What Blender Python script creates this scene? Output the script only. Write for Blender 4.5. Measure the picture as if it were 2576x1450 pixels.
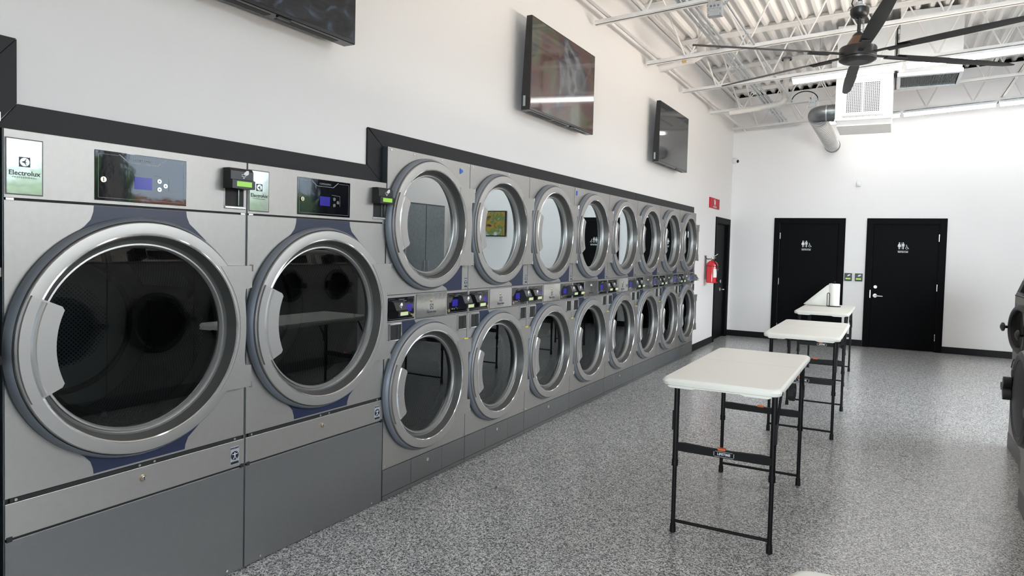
import bpy, bmesh, math, random
from mathutils import Vector, Matrix
random.seed(7)
S = bpy.context.scene
COL = S.collection
PI = math.pi
for o in list(bpy.data.objects):
    bpy.data.objects.remove(o)

# ------------------------------------------------------------------ camera
F_PX, YAW, PITCH, ROLL = 1686.483, 0.48137, -0.03680, -0.02640
CAM = (2.6022, 0.0, 1.5144)
cam = bpy.data.cameras.new('camera')
cam.sensor_fit = 'HORIZONTAL'; cam.sensor_width = 36.0
cam.lens = F_PX / 2576 * 36.0
cam.shift_x = -78.96 / 2576
cam.shift_y = -40.47 / 2576
cam.clip_start = 0.02
camo = bpy.data.objects.new('camera', cam); COL.objects.link(camo)
R = (Matrix.Rotation(YAW, 3, 'Z') @ Matrix.Rotation(PITCH, 3, 'X') @ Matrix.Rotation(ROLL, 3, 'Y'))
ex, ey, ez = R @ Vector((1, 0, 0)), R @ Vector((0, 1, 0)), R @ Vector((0, 0, 1))
M4 = Matrix(((ex.x, ez.x, -ey.x, CAM[0]), (ex.y, ez.y, -ey.y, CAM[1]), (ex.z, ez.z, -ey.z, CAM[2]), (0, 0, 0, 1)))
camo.matrix_world = M4
S.camera = camo

# ------------------------------------------------------------------ world, sun, added lamps, exposure
W = bpy.data.worlds.new('world'); S.world = W; W.use_nodes = True
bg = W.node_tree.nodes['Background']
bg.inputs[0].default_value = (0.72, 0.85, 1.0, 1); bg.inputs[1].default_value = 1.6
vs = S.view_settings
vs.view_transform = 'Standard'; vs.look = 'None'; vs.gamma = 1.0; vs.use_curve_mapping = False
vs.exposure = 1.70

ROOM_X1, Y_BACK, Y_FAR, WX = 6.3, -3.6, 12.36, -0.05

def area(name, loc, rot, sx, sy, power, color):
    l = bpy.data.lights.new(name, 'AREA'); l.shape = 'RECTANGLE'; l.size = sx; l.size_y = sy
    l.energy = power; l.color = color
    o = bpy.data.objects.new(name, l); COL.objects.link(o); o.location = loc; o.rotation_euler = rot
    return o
WINDOW_FILL, CEILING_FILL, LED = 790, 820, 7.2
# lamp added outside in place of sky, above the windows and clear of reflections
area('window_fill', (ROOM_X1 + 2.3, 6.8, 4.9), (0, math.radians(62), 0), 3.2, 11.0, WINDOW_FILL, (0.98, 0.98, 1.0))
# warm lamp added low outside, aimed up to brighten the ceiling and upper walls
area('ceiling_fill', (ROOM_X1 + 1.3, 6.2, 0.12), (0, math.radians(145), 0), 1.6, 10.5, CEILING_FILL, (1.0, 0.85, 0.73))
# cool lamp added behind the camera to brighten the far wall
area('far_wall_fill', (5.2, -12.0, 2.3), (math.radians(90), 0, math.radians(6)), 3.2, 2.4, 800, (0.88, 0.94, 1.0))
sun = bpy.data.lights.new('sun', 'SUN'); sun.energy = 4.0; sun.angle = 0.01; sun.color = (1.0, 0.93, 0.84)
so = bpy.data.objects.new('sun', sun); COL.objects.link(so); so.rotation_euler = (math.radians(14), math.radians(-32), 0)

# ------------------------------------------------------------------ materials
MATS = {}
def mat(name, color, rough=0.5, metal=0.0, spec=0.5, emis=None, estr=0.0, coat=0.0, bump=None, noise=None):
    m = bpy.data.materials.new(name); m.use_nodes = True
    nt = m.node_tree; b = nt.nodes['Principled BSDF']
    b.inputs['Base Color'].default_value = (*color, 1)
    b.inputs['Roughness'].default_value = rough
    b.inputs['Metallic'].default_value = metal
    b.inputs['Specular IOR Level'].default_value = spec
    b.inputs['Coat Weight'].default_value = coat
    b.inputs['Coat Roughness'].default_value = 0.03
    if emis:
        b.inputs['Emission Color'].default_value = (*emis, 1); b.inputs['Emission Strength'].default_value = estr
    tc = nt.nodes.new('ShaderNodeTexCoord')
    if noise:                     # (scale, amount): faint procedural colour variation
        n = nt.nodes.new('ShaderNodeTexNoise'); n.inputs['Scale'].default_value = noise[0]; n.inputs['Detail'].default_value = 4
        nt.links.new(tc.outputs['Object'], n.inputs['Vector'])
        r = nt.nodes.new('ShaderNodeValToRGB'); a = noise[1]
        r.color_ramp.elements[0].position = 0.3; r.color_ramp.elements[1].position = 0.7
        r.color_ramp.elements[0].color = (*[c * (1 - a) for c in color], 1)
        r.color_ramp.elements[1].color = (*[min(1, c * (1 + a)) for c in color], 1)
        nt.links.new(n.outputs['Fac'], r.inputs['Fac']); nt.links.new(r.outputs['Color'], b.inputs['Base Color'])
    if bump:                      # (scale, strength)
        n = nt.nodes.new('ShaderNodeTexNoise'); n.inputs['Scale'].default_value = bump[0]; n.inputs['Detail'].default_value = 3
        nt.links.new(tc.outputs['Object'], n.inputs['Vector'])
        bp = nt.nodes.new('ShaderNodeBump'); bp.inputs['Strength'].default_value = bump[1]; bp.inputs['Distance'].default_value = 0.002
        nt.links.new(n.outputs['Fac'], bp.inputs['Height']); nt.links.new(bp.outputs['Normal'], b.inputs['Normal'])
    MATS[name] = m
    return m
mat('wall_paint', (0.885, 0.858, 0.840), 0.55, bump=(90, 0.05), noise=(0.6, 0.012))
mat('ceiling_paint', (0.86, 0.835, 0.81), 0.55, noise=(3, 0.03))
mat('joist_paint', (0.86, 0.84, 0.815), 0.5, noise=(8, 0.04))
mat('trim_black', (0.012, 0.012, 0.0135), 0.5, spec=0.3, bump=(60, 0.04))
mat('door_black', (0.0028, 0.0030, 0.0036), 0.55, spec=0.07, bump=(50, 0.03))
mat('base_black', (0.006, 0.006, 0.007), 0.5, spec=0.2)
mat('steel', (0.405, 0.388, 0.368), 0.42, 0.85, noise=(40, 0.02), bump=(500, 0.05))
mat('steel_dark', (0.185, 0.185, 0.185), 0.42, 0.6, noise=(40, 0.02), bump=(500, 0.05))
mat('cabinet_side', (0.10, 0.12, 0.13), 0.5, 0.5)
mat('plate_gloss', (0.60, 0.59, 0.575), 0.12, 0.85, coat=0.5, bump=(11, 0.30))
mat('ring_silver', (0.42, 0.405, 0.388), 0.42, 0.8, bump=(300, 0.02))
mat('ring_edge', (0.26, 0.285, 0.32), 0.42, 0.5)
mat('ring_bowl', (0.10, 0.099, 0.095), 0.40, 0.45)
mat('chrome', (0.72, 0.715, 0.70), 0.24, 0.9)
mat('brass', (0.75, 0.62, 0.42), 0.22, 1.0)
mat('navy', (0.010, 0.018, 0.055), 0.36, spec=0.6, coat=0.1)
mat('display_black', (0.006, 0.006, 0.009), 0.05, spec=0.6, coat=0.5, bump=(13, 0.20))
mat('reader_black', (0.012, 0.012, 0.013), 0.28)
mat('slot_black', (0.006, 0.006, 0.006), 0.6)
mat('screen_blue', (0.015, 0.012, 0.10), 0.1, emis=(0.05, 0.04, 0.50), estr=0.13)
mat('screen_green', (0.15, 0.3, 0.03), 0.3, emis=(0.24, 0.50, 0.06), estr=0.28)
mat('screen_pale', (0.3, 0.35, 0.2), 0.3, emis=(0.34, 0.40, 0.22), estr=0.3)
mat('ink_white', (0.82, 0.82, 0.84), 0.4)
mat('ink_grey', (0.35, 0.36, 0.38), 0.35)
mat('ink_dark', (0.012, 0.014, 0.03), 0.4)
mat('tape_blue', (0.02, 0.16, 0.65), 0.6)
mat('tape_yellow', (0.75, 0.62, 0.05), 0.6)
mat('table_white', (0.66, 0.64, 0.585), 0.45, bump=(250, 0.10))
mat('leg_black', (0.007, 0.007, 0.007), 0.45, spec=0.25)
mat('orange', (0.80, 0.16, 0.04), 0.45)
mat('strap_black', (0.008, 0.008, 0.008), 0.8)
mat('tv_black', (0.008, 0.008, 0.009), 0.25)
mat('red', (0.62, 0.012, 0.02), 0.25, coat=0.4)
mat('red_sign', (0.50, 0.004, 0.016), 0.45, spec=0.15)
mat('paper', (0.86, 0.85, 0.80), 0.8)
mat('galvanized', (0.52, 0.55, 0.57), 0.34, 0.7, noise=(25, 0.10))
mat('galv_dark', (0.24, 0.26, 0.27), 0.35, 0.85, noise=(20, 0.12))
mat('duct_white', (0.80, 0.80, 0.79), 0.42, noise=(10, 0.03))
mat('pvc', (0.74, 0.70, 0.65), 0.45, noise=(12, 0.07))
mat('tan_tape', (0.62, 0.40, 0.17), 0.7, noise=(60, 0.2))
mat('fan_black', (0.012, 0.011, 0.011), 0.38)
mat('fan_bronze', (0.14, 0.085, 0.055), 0.35, 0.6)
mat('void_dark', (0.003, 0.003, 0.003), 0.9)
mat('plastic_grey', (0.045, 0.047, 0.05), 0.42)
mat('washer_door', (0.012, 0.012, 0.011), 0.42, spec=0.3)
mat('white_plastic', (0.85, 0.85, 0.86), 0.35)
mat('led', (1, 1, 1), 0.5, emis=(1.0, 1.0, 1.0), estr=LED)
mat('led_edge', (1, 1, 1), 0.5, emis=(1.0, 1.0, 1.0), estr=LED * .30)
mat('hardware', (0.40, 0.38, 0.345), 0.3, 0.8)
mat('asphalt', (0.10, 0.10, 0.10), 0.9, noise=(5, 0.2))
mat('brick_orange', (0.42, 0.15, 0.06), 0.8, noise=(4, 0.25))
mat('leaf_green', (0.05, 0.12, 0.03), 0.8, noise=(9, 0.6))

def speckle_floor():
    m = bpy.data.materials.new('epoxy_flake_floor'); m.use_nodes = True
    nt = m.node_tree; b = nt.nodes['Principled BSDF']; N = nt.nodes.new; L = nt.links.new
    tc = N('ShaderNodeTexCoord')
    def chips(scale, stops):
        # warp so chips are ragged
        v = N('ShaderNodeTexVoronoi'); v.inputs['Scale'].default_value = scale; v.inputs['Randomness'].default_value = 1.0
        L(tc.outputs['Object'], v.inputs['Vector'])
        sp = N('ShaderNodeSeparateColor'); L(v.outputs['Color'], sp.inputs[0])
        r = N('ShaderNodeValToRGB'); r.color_ramp.interpolation = 'CONSTANT'
        e = r.color_ramp.elements
        e[0].position = 0; e[0].color = (*stops[0][1], 1)
        e[1].position = stops[1][0]; e[1].color = (*stops[1][1], 1)
        for p, c in stops[2:]:
            q = e.new(p); q.color = (*c, 1)
        L(sp.outputs[0], r.inputs['Fac'])
        return r.outputs['Color'], sp.outputs[1]
    g = lambda v, w=0: (v, v * (1 + w * .3), v * (1 + w))
    a, am = chips(135, [(0, g(.014)), (.26, g(.12)), (.38, g(.34, .04)), (.58, g(.58)), (.74, g(.80, -.03))])
    c, cm = chips(290, [(0, g(.014)), (.29, g(.18, .06)), (.52, g(.48)), (.74, g(.78))])
    mx = N('ShaderNodeMix'); mx.data_type = 'RGBA'
    gt = N('ShaderNodeMath'); gt.operation = 'GREATER_THAN'; gt.inputs[1].default_value = 0.62
    L(cm, gt.inputs[0]); L(gt.outputs[0], mx.inputs[0]); L(a, mx.inputs[6]); L(c, mx.inputs[7])
    L(mx.outputs[2], b.inputs['Base Color'])
    b.inputs['Roughness'].default_value = 0.40; b.inputs['Specular IOR Level'].default_value = 0.5; b.inputs['Coat Weight'].default_value = 0.8; b.inputs['Coat Roughness'].default_value = 0.22
    n = N('ShaderNodeTexNoise'); n.inputs['Scale'].default_value = 70; L(tc.outputs['Object'], n.inputs['Vector'])
    bp = N('ShaderNodeBump'); bp.inputs['Strength'].default_value = 0.06; bp.inputs['Distance'].default_value = 0.002
    L(n.outputs['Fac'], bp.inputs['Height']); L(bp.outputs['Normal'], b.inputs['Normal'])
    MATS['floor'] = m
speckle_floor()

def glass_mat(name, tint, ior, gcol=(.9, .95, .97), rough=0.0):
    m = bpy.data.materials.new(name); m.use_nodes = True
    nt = m.node_tree; nt.nodes.clear(); N = nt.nodes.new; L = nt.links.new
    out = N('ShaderNodeOutputMaterial'); t = N('ShaderNodeBsdfTransparent'); t.inputs[0].default_value = (*tint, 1)
    g = N('ShaderNodeBsdfGlossy'); g.inputs['Roughness'].default_value = rough; g.inputs['Color'].default_value = (*gcol, 1)
    f = N('ShaderNodeFresnel'); f.inputs['IOR'].default_value = ior
    mx = N('ShaderNodeMixShader'); L(f.outputs[0], mx.inputs[0]); L(t.outputs[0], mx.inputs[1]); L(g.outputs[0], mx.inputs[2])
    L(mx.outputs[0], out.inputs[0]); MATS[name] = m
glass_mat('door_glass', (0.30, 0.32, 0.33), 2.2, (.68, .73, .75))
glass_mat('door_glass_dark', (0.22, 0.24, 0.25), 1.9)
glass_mat('window_glass', (0.95, 0.97, 0.97), 1.45)

def perforated():
    m = bpy.data.materials.new('perforated_drum'); m.use_nodes = True
    nt = m.node_tree; b = nt.nodes['Principled BSDF']; N = nt.nodes.new; L = nt.links.new
    uv = N('ShaderNodeUVMap'); mp = N('ShaderNodeMapping'); mp.inputs['Rotation'].default_value = (0, 0, PI / 4)
    mp.inputs['Scale'].default_value = (75, 75, 75); L(uv.outputs[0], mp.inputs[0])
    v = N('ShaderNodeTexVoronoi'); v.inputs['Scale'].default_value = 1.0; v.inputs['Randomness'].default_value = 0.0
    L(mp.outputs[0], v.inputs['Vector'])
    lt = N('ShaderNodeMath'); lt.operation = 'LESS_THAN'; lt.inputs[1].default_value = 0.30; L(v.outputs['Distance'], lt.inputs[0])
    r = N('ShaderNodeValToRGB'); r.color_ramp.elements[0].color = (.34, .36, .37, 1); r.color_ramp.elements[1].color = (.004, .004, .004, 1)
    L(lt.outputs[0], r.inputs['Fac']); L(r.outputs['Color'], b.inputs['Base Color'])
    b.inputs['Metallic'].default_value = 0.3; b.inputs['Roughness'].default_value = 0.4
    MATS['perforated'] = m
perforated()
mat('drum_back', (0.34, 0.36, 0.36), 0.4, 0.4)

def tv_screen(name, kind):
    m = bpy.data.materials.new(name); m.use_nodes = True
    nt = m.node_tree; b = nt.nodes['Principled BSDF']; N = nt.nodes.new; L = nt.links.new
    b.inputs['Base Color'].default_value = (0.012, 0.013, 0.015, 1); b.inputs['Roughness'].default_value = 0.06
    b.inputs['Specular IOR Level'].default_value = 0.45; b.inputs['Coat Weight'].default_value = 0.15; b.inputs['Coat Roughness'].default_value = 0.02
    if kind:
        tc = N('ShaderNodeTexCoord')
        n = N('ShaderNodeTexNoise'); n.inputs['Scale'].default_value = kind[0]; n.inputs['Detail'].default_value = 3
        n.inputs['Distortion'].default_value = kind[1]; L(tc.outputs['Object'], n.inputs['Vector'])
        r = N('ShaderNodeValToRGB'); e = r.color_ramp.elements
        cols = kind[2]
        e[0].position = 0.3; e[0].color = (*cols[0], 1); e[1].position = 0.72; e[1].color = (*cols[-1], 1)
        for i, c in enumerate(cols[1:-1]):
            q = e.new(0.3 + 0.42 * (i + 1) / (len(cols) - 1)); q.color = (*c, 1)
        L(n.outputs['Fac'], r.inputs['Fac']); L(r.outputs['Color'], b.inputs['Emission Color']); b.inputs['Emission Strength'].default_value = kind[3]
    MATS[name] = m
tv_screen('tv_screen_dark', None)
tv_screen('tv_screen_swirl', (1.7, 1.2, [(.03, .035, .04), (.12, .13, .12), (.20, .19, .10), (.22, .09, .08), (.10, .10, .11), (.36, .34, .34), (.05, .05, .06)], 0.13))  # faint coloured noise swirls across the screen
tv_screen('tv_screen_blue', (5.0, 3.0, [(.010, .009, .008), (.012, .011, .010), (.02, .022, .026), (.06, .08, .11)], 0.3))
tv_screen('tv_screen_photo', (6.0, 0.5, [(.02, .03, .02), (.30, .20, .04), (.08, .16, .06), (.5, .5, .45)], 0.3))

# ------------------------------------------------------------------ mesh helpers
class MB:
    """collects shapes; build() links them as ONE mesh object"""
    def __init__(s): s.bm = bmesh.new(); s.mats = []; s.uvl = None
    def mi(s, m):
        if m not in s.mats: s.mats.append(m)
        return s.mats.index(m)
    def faces(s, vs, fs, m):
        k = s.mi(m); v = [s.bm.verts.new(p) for p in vs]; out = []
        for f in fs:
            try:
                q = s.bm.faces.new([v[i] for i in f]); q.material_index = k; out.append(q)
            except ValueError: pass
        return v, out
    def box(s, x0, x1, y0, y1, z0, z1, m, bev=0.0, mtx=None):
        vs = [(x, y, z) for x in (x0, x1) for y in (y0, y1) for z in (z0, z1)]
        fs = [(0, 1, 3, 2), (4, 6, 7, 5), (0, 4, 5, 1), (2, 3, 7, 6), (0, 2, 6, 4), (1, 5, 7, 3)]
        v, f = s.faces(vs, fs, m)
        if bev:
            r = bmesh.ops.bevel(s.bm, geom=list({e for q in f for e in q.edges}), offset=bev, segments=2, affect='EDGES', profile=0.5)
            k = s.mi(m)
            for q in r['faces']: q.material_index = k
            v = list({w for q in f if q.is_valid for w in q.verts} | {w for w in r['verts']})
        if mtx: bmesh.ops.transform(s.bm, matrix=mtx, verts=v)
        return s
    def prism(s, pts, x0, x1, m, plane='yz'):
        """closed outline pts extruded between x0 and x1 along the plane's normal"""
        n = len(pts)
        if plane == 'yz': P = lambda a, b, c: (c, a, b)
        elif plane == 'xz': P = lambda a, b, c: (a, c, b)
        else: P = lambda a, b, c: (a, b, c)
        vs = [P(a, b, x0) for a, b in pts] + [P(a, b, x1) for a, b in pts]
        fs = [tuple(range(n)), tuple(range(2 * n - 1, n - 1, -1))] + [(i, (i + 1) % n, (i + 1) % n + n, i + n) for i in range(n)]
        s.faces(vs, fs, m); return s
    def revolve(s, prof, m, c=(0, 0, 0), axis='x', seg=64, a0=0.0, a1=2 * PI, uv=False):
        """prof: list of (r, h); revolved about axis through c"""
        full = abs(a1 - a0 - 2 * PI) < 1e-6
        n = seg if full else seg + 1
        k = s.mi(m)
        if uv and s.uvl is None: s.uvl = s.bm.loops.layers.uv.new('UVMap')
        rows = []
        for (r, h) in prof:
            row = []
            for i in range(n):
                t = a0 + (a1 - a0) * i / seg
                a, b = r * math.cos(t), r * math.sin(t)
                if axis == 'x': p = (c[0] + h, c[1] + a, c[2] + b)
                elif axis == 'y': p = (c[0] + a, c[1] + h, c[2] + b)
                else: p = (c[0] + a, c[1] + b, c[2] + h)
                row.append(s.bm.verts.new(p))
            rows.append(row)
        L = 0.0
        for j in range(len(rows) - 1):
            dl = math.hypot(prof[j + 1][0] - prof[j][0], prof[j + 1][1] - prof[j][1])
            for i in range(n if full else n - 1):
                i2 = (i + 1) % n
                f = s.bm.faces.new((rows[j][i], rows[j][i2], rows[j + 1][i2], rows[j + 1][i])); f.material_index = k
                if uv:
                    rr = max(prof[j][0], prof[j + 1][0])
                    uu = [(i * (a1 - a0) / seg * rr, L), ((i + 1) * (a1 - a0) / seg * rr, L), ((i + 1) * (a1 - a0) / seg * rr, L + dl), (i * (a1 - a0) / seg * rr, L + dl)]
                    for lp, q in zip(f.loops, uu): lp[s.uvl].uv = q
            L += dl
        return s
    def disc(s, r, m, c=(0, 0, 0), axis='x', seg=64, uv=False):
        if uv and s.uvl is None: s.uvl = s.bm.loops.layers.uv.new('UVMap')
        vs = []
        for i in range(seg):
            t = 2 * PI * i / seg; a, b = r * math.cos(t), r * math.sin(t)
            vs.append((c[0], c[1] + a, c[2] + b) if axis == 'x' else (c[0] + a, c[1], c[2] + b) if axis == 'y' else (c[0] + a, c[1] + b, c[2]))
        v, f = s.faces(vs, [tuple(range(seg))], m)
        if uv:
            for lp in f[0].loops: lp[s.uvl].uv = (lp.vert.co.y, lp.vert.co.z)
        return s
    def cyl(s, p0, p1, r, m, r2=None, seg=12, cap=True):
        p0, p1 = Vector(p0), Vector(p1); d = (p1 - p0)
        if d.length < 1e-9: return s
        q = d.to_track_quat('Z', 'Y'); r2 = r if r2 is None else r2
        vs = []
        for k, (p, rr) in enumerate(((p0, r), (p1, r2))):
            for i in range(seg):
                t = 2 * PI * i / seg; vs.append(p + q @ Vector((rr * math.cos(t), rr * math.sin(t), 0)))
        fs = [(i, (i + 1) % seg, (i + 1) % seg + seg, i + seg) for i in range(seg)]
        if cap: fs += [tuple(range(seg)), tuple(range(seg, 2 * seg))]
        s.faces(vs, fs, m); return s
    def tube(s, pts, r, m, seg=10, closed=False):
        pts = [Vector(p) for p in pts]; n = len(pts); rings = []
        k = s.mi(m); up = None
        for i, p in enumerate(pts):
            a = pts[i - 1] if i > 0 else (pts[-1] if closed else p); b = pts[(i + 1) % n] if (i < n - 1 or closed) else p
            d = (b - a).normalized()
            if up is None:
                up = Vector((0, 0, 1)) if abs(d.z) < 0.9 else Vector((1, 0, 0))
            u = (up - d * up.dot(d)).normalized(); w = d.cross(u); up = u
            rings.append([s.bm.verts.new(p + (u * math.cos(2 * PI * j / seg) + w * math.sin(2 * PI * j / seg)) * r) for j in range(seg)])
        for i in range(n if closed else n - 1):
            A, B = rings[i], rings[(i + 1) % n]
            for j in range(seg):
                f = s.bm.faces.new((A[j], A[(j + 1) % seg], B[(j + 1) % seg], B[j])); f.material_index = k
        if not closed:
            for rg in (rings[0], rings[-1]):
                f = s.bm.faces.new(rg); f.material_index = k
        return s
    def plate_hole(s, y0, y1, z0, z1, cy, cz, r, x, m, seg=72, x_in=None):
        """a flat plate in the yz plane with a round hole"""
        ang = [2 * PI * i / seg for i in range(seg)] + [math.atan2(z - cz, y - cy) % (2 * PI) for y in (y0, y1) for z in (z0, z1)]
        ang = sorted(set(round(a, 6) for a in ang)); n = len(ang)
        inn, out = [], []
        for a in ang:
            c_, s_ = math.cos(a), math.sin(a); inn.append((x, cy + r * c_, cz + r * s_))
            t = 1e9
            if c_ > 1e-9: t = min(t, (y1 - cy) / c_)
            if c_ < -1e-9: t = min(t, (y0 - cy) / c_)
            if s_ > 1e-9: t = min(t, (z1 - cz) / s_)
            if s_ < -1e-9: t = min(t, (z0 - cz) / s_)
            out.append((x, cy + t * c_, cz + t * s_))
        s.faces(inn + out, [(i, (i + 1) % n, (i + 1) % n + n, i + n) for i in range(n)], m); return s
    def text(s, txt, size, m, origin, right=(0, 1, 0), up=(0, 0, 1), align='CENTER', off=0.0006, bold=0.0):
        cu = bpy.data.curves.new('t', 'FONT'); cu.body = txt; cu.size = size; cu.align_x = align; cu.align_y = 'CENTER'
        cu.resolution_u = 2; cu.offset = bold
        o = bpy.data.objects.new('t', cu); COL.objects.link(o)
        me = bpy.data.meshes.new_from_object(o.evaluated_get(bpy.context.evaluated_depsgraph_get()))
        r_, u_ = Vector(right), Vector(up); n_ = r_.cross(u_); O = Vector(origin) + n_ * off
        vs = [O + r_ * v.co.x + u_ * v.co.y for v in me.vertices]
        s.faces(vs, [tuple(p.vertices) for p in me.polygons], m)
        bpy.data.objects.remove(o); bpy.data.curves.remove(cu); bpy.data.meshes.remove(me)
        return s
    def build(s, name, parent=None, smooth=True, fix=True, loc=None):
        if fix: bmesh.ops.recalc_face_normals(s.bm, faces=s.bm.faces)
        me = bpy.data.meshes.new(name)
        s.bm.to_mesh(me); s.bm.free()
        for m in s.mats: me.materials.append(MATS[m])
        if smooth and len(me.polygons):
            me.shade_smooth(); me.set_sharp_from_angle(angle=math.radians(32))
        o = bpy.data.objects.new(name, me); COL.objects.link(o)
        if parent: o.parent = parent
        if loc: o.location = loc
        return o

def thing(name, label, cat, loc=(0, 0, 0), rz=0.0, group=None):
    o = bpy.data.objects.new(name, None); COL.objects.link(o); o.empty_display_size = 0.1
    o.location = loc; o.rotation_euler = (0, 0, rz); o['label'] = label; o['category'] = cat
    if group: o['group'] = group
    return o
def tag(o, label, cat, group=None, kind=None):
    o['label'] = label; o['category'] = cat
    if group: o['group'] = group
    if kind: o['kind'] = kind
    return o
def struct(o, label=None, cat=None):
    o['kind'] = 'structure'
    if label: o['label'] = label
    if cat: o['category'] = cat
    return o
def dup(root, loc, label=None, group=None):
    r = root.copy(); COL.objects.link(r); r.location = loc
    if label: r['label'] = label
    if group: r['group'] = group
    def rec(a, b):
        for ch in list(a.children):
            c = ch.copy(); COL.objects.link(c); c.parent = b; rec(ch, c)
    rec(root, r)
    return r

# ================================================================== THE ROOM
SL = 0.055                                   # roof slope, rising to the right
def zdeck(x): return 4.315 + SL * x
def zch(x): return 3.635 + SL * x            # underside of the joists
ZW = 4.8
# floor
f = MB(); f.box(-1.3, ROOM_X1 + .1, Y_BACK - .1, Y_FAR + .15, -0.05, 0.0, 'floor')
struct(f.build('floor', smooth=False), 'grey black and white speckled epoxy floor', 'floor')
# left wall with the stepped machine opening and the door opening
w = MB(); T = 0.10
def wl(y0, y1, z0, z1): w.box(WX - T, WX, y0, y1, z0, z1, 'wall_paint')
OP0, OPZ_S, OPZ_B = -0.60, 2.085, 1.872
D3a, D3b, D3z = 11.30, 12.20, 2.01
wl(Y_BACK, OP0, 0, 4.35)
wl(OP0, 1.128, OPZ_S, 4.35); wl(1.128, 3.008, OPZ_B, 4.35); wl(3.008, 9.795, OPZ_S, 4.35)
wl(9.795, D3a, 0, 4.35); wl(D3a, D3b, D3z, 4.35); wl(D3b, Y_FAR + .1, 0, 4.35)
# service space behind the machines, added to seal out outside light
w.box(-1.25, -1.2, OP0 - .05, 9.85, 0, 2.3, 'wall_paint'); w.box(-1.2, WX - T, OP0 - .05, OP0, 0, 2.3, 'wall_paint')
w.box(-1.2, WX - T, 9.796, 9.85, 0, 2.3, 'wall_paint'); w.box(-1.2, WX - T, OP0, 9.796, 2.25, 2.3, 'wall_paint')
w.box(-0.75, -0.70, D3a - .05, D3b + .05, 0, 2.1, 'wall_paint')
struct(w.build('wall_left', smooth=False), 'white painted wall above the row of dryers', 'wall')
# far wall with two restroom door openings
DR = [(0.805, 1.760), (2.275, 3.231)]        # door leaf extents
w = MB()
def wf(x0, x1, z0, z1): w.box(x0, x1, Y_FAR, Y_FAR + .12, z0, z1, 'wall_paint')
DZ = 2.045
wf(WX - .12, DR[0][0], 0, DZ); wf(DR[0][1], DR[1][0], 0, DZ); wf(DR[1][1], ROOM_X1 + .1, 0, DZ)
w.prism([(WX - .12, DZ), (ROOM_X1 + .1, DZ), (ROOM_X1 + .1, zdeck(ROOM_X1 + .1) - .035), (WX - .12, zdeck(WX - .12) - .035)], Y_FAR, Y_FAR + .12, 'wall_paint', 'xz')
struct(w.build('wall_far', smooth=False), 'white far wall with two restroom doors', 'wall')
v = MB(); v.prism([(WX - .12, 4.1), (ROOM_X1 + .1, 4.1), (ROOM_X1 + .1, 4.9), (WX - .12, 4.9)], Y_FAR + .121, Y_FAR + .36, 'void_dark', 'xz')
struct(v.build('trim_9', smooth=False), 'dark board added to block light behind the roof deck ribs above the far wall', 'trim')  # added to stop light leaking in through the deck flutes
WN = [(0.2, 2.5), (2.7, 5.0), (5.2, 7.5), (7.7, 10.0)]; wz0, wz1 = 0.85, 3.35
w = MB()
def wr(y0, y1, z0, z1): w.box(ROOM_X1, ROOM_X1 + .12, y0, y1, z0, z1, 'wall_paint')
wr(Y_BACK, Y_FAR, 0, wz0); wr(Y_BACK, Y_FAR, wz1, 4.66)
ys = [Y_BACK] + [q for p in WN for q in p] + [Y_FAR]
for i in range(0, len(ys), 2): wr(ys[i], ys[i + 1], wz0, wz1)
struct(w.build('wall_right', smooth=False), 'white right wall with the storefront windows', 'wall')
w = MB(); BW = [(2.9, 4.4), (4.6, 6.1)]; xs = [WX - .1] + [q for p in BW for q in p] + [ROOM_X1 + .1]
for (z0, z1) in ((0, wz0), (wz1, 4.7)): w.box(WX - .1, ROOM_X1 + .1, Y_BACK - .12, Y_BACK, z0, z1, 'wall_paint')
for i in range(0, len(xs), 2): w.box(xs[i], xs[i + 1], Y_BACK - .12, Y_BACK, wz0, wz1, 'wall_paint')
struct(w.build('wall_back', smooth=False), 'white wall behind the camera', 'wall')
for i, (a, b) in enumerate(WN):
    w = MB()
    for (y0, y1, z0, z1) in ((a, a + .05, wz0, wz1), (b - .05, b, wz0, wz1), (a, b, wz0, wz0 + .05), (a, b, wz1 - .05, wz1), ((a + b) / 2 - .02, (a + b) / 2 + .02, wz0, wz1)):
        w.box(ROOM_X1 + .03, ROOM_X1 + .09, y0, y1, z0, z1, 'trim_black')
    fr = struct(w.build('window_%d' % (i + 1), smooth=False), 'black framed storefront window number %d' % (i + 1), 'window')
    g = MB(); g.box(ROOM_X1 + .06, ROOM_X1 + .065, a + .05, b - .05, wz0 + .05, wz1 - .05, 'window_glass'); g.build('pane', fr, smooth=False)
for i, (a, b) in enumerate(BW):  # openings added so the lamp behind the camera reaches the far wall
    w = MB()
    for (x0, x1, z0, z1) in ((a, a + .05, wz0, wz1), (b - .05, b, wz0, wz1), (a, b, wz0, wz0 + .05), (a, b, wz1 - .05, wz1), ((a + b) / 2 - .02, (a + b) / 2 + .02, wz0, wz1)):
        w.box(x0, x1, Y_BACK - .09, Y_BACK - .03, z0, z1, 'trim_black')
    fr = struct(w.build('window_%d' % (i + 5), smooth=False), 'black framed window added behind the camera, number %d' % (i + 1), 'window')
    g = MB(); g.box(a + .05, b - .05, Y_BACK - .065, Y_BACK - .06, wz0 + .05, wz1 - .05, 'window_glass'); g.build('pane', fr, smooth=False)
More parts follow.
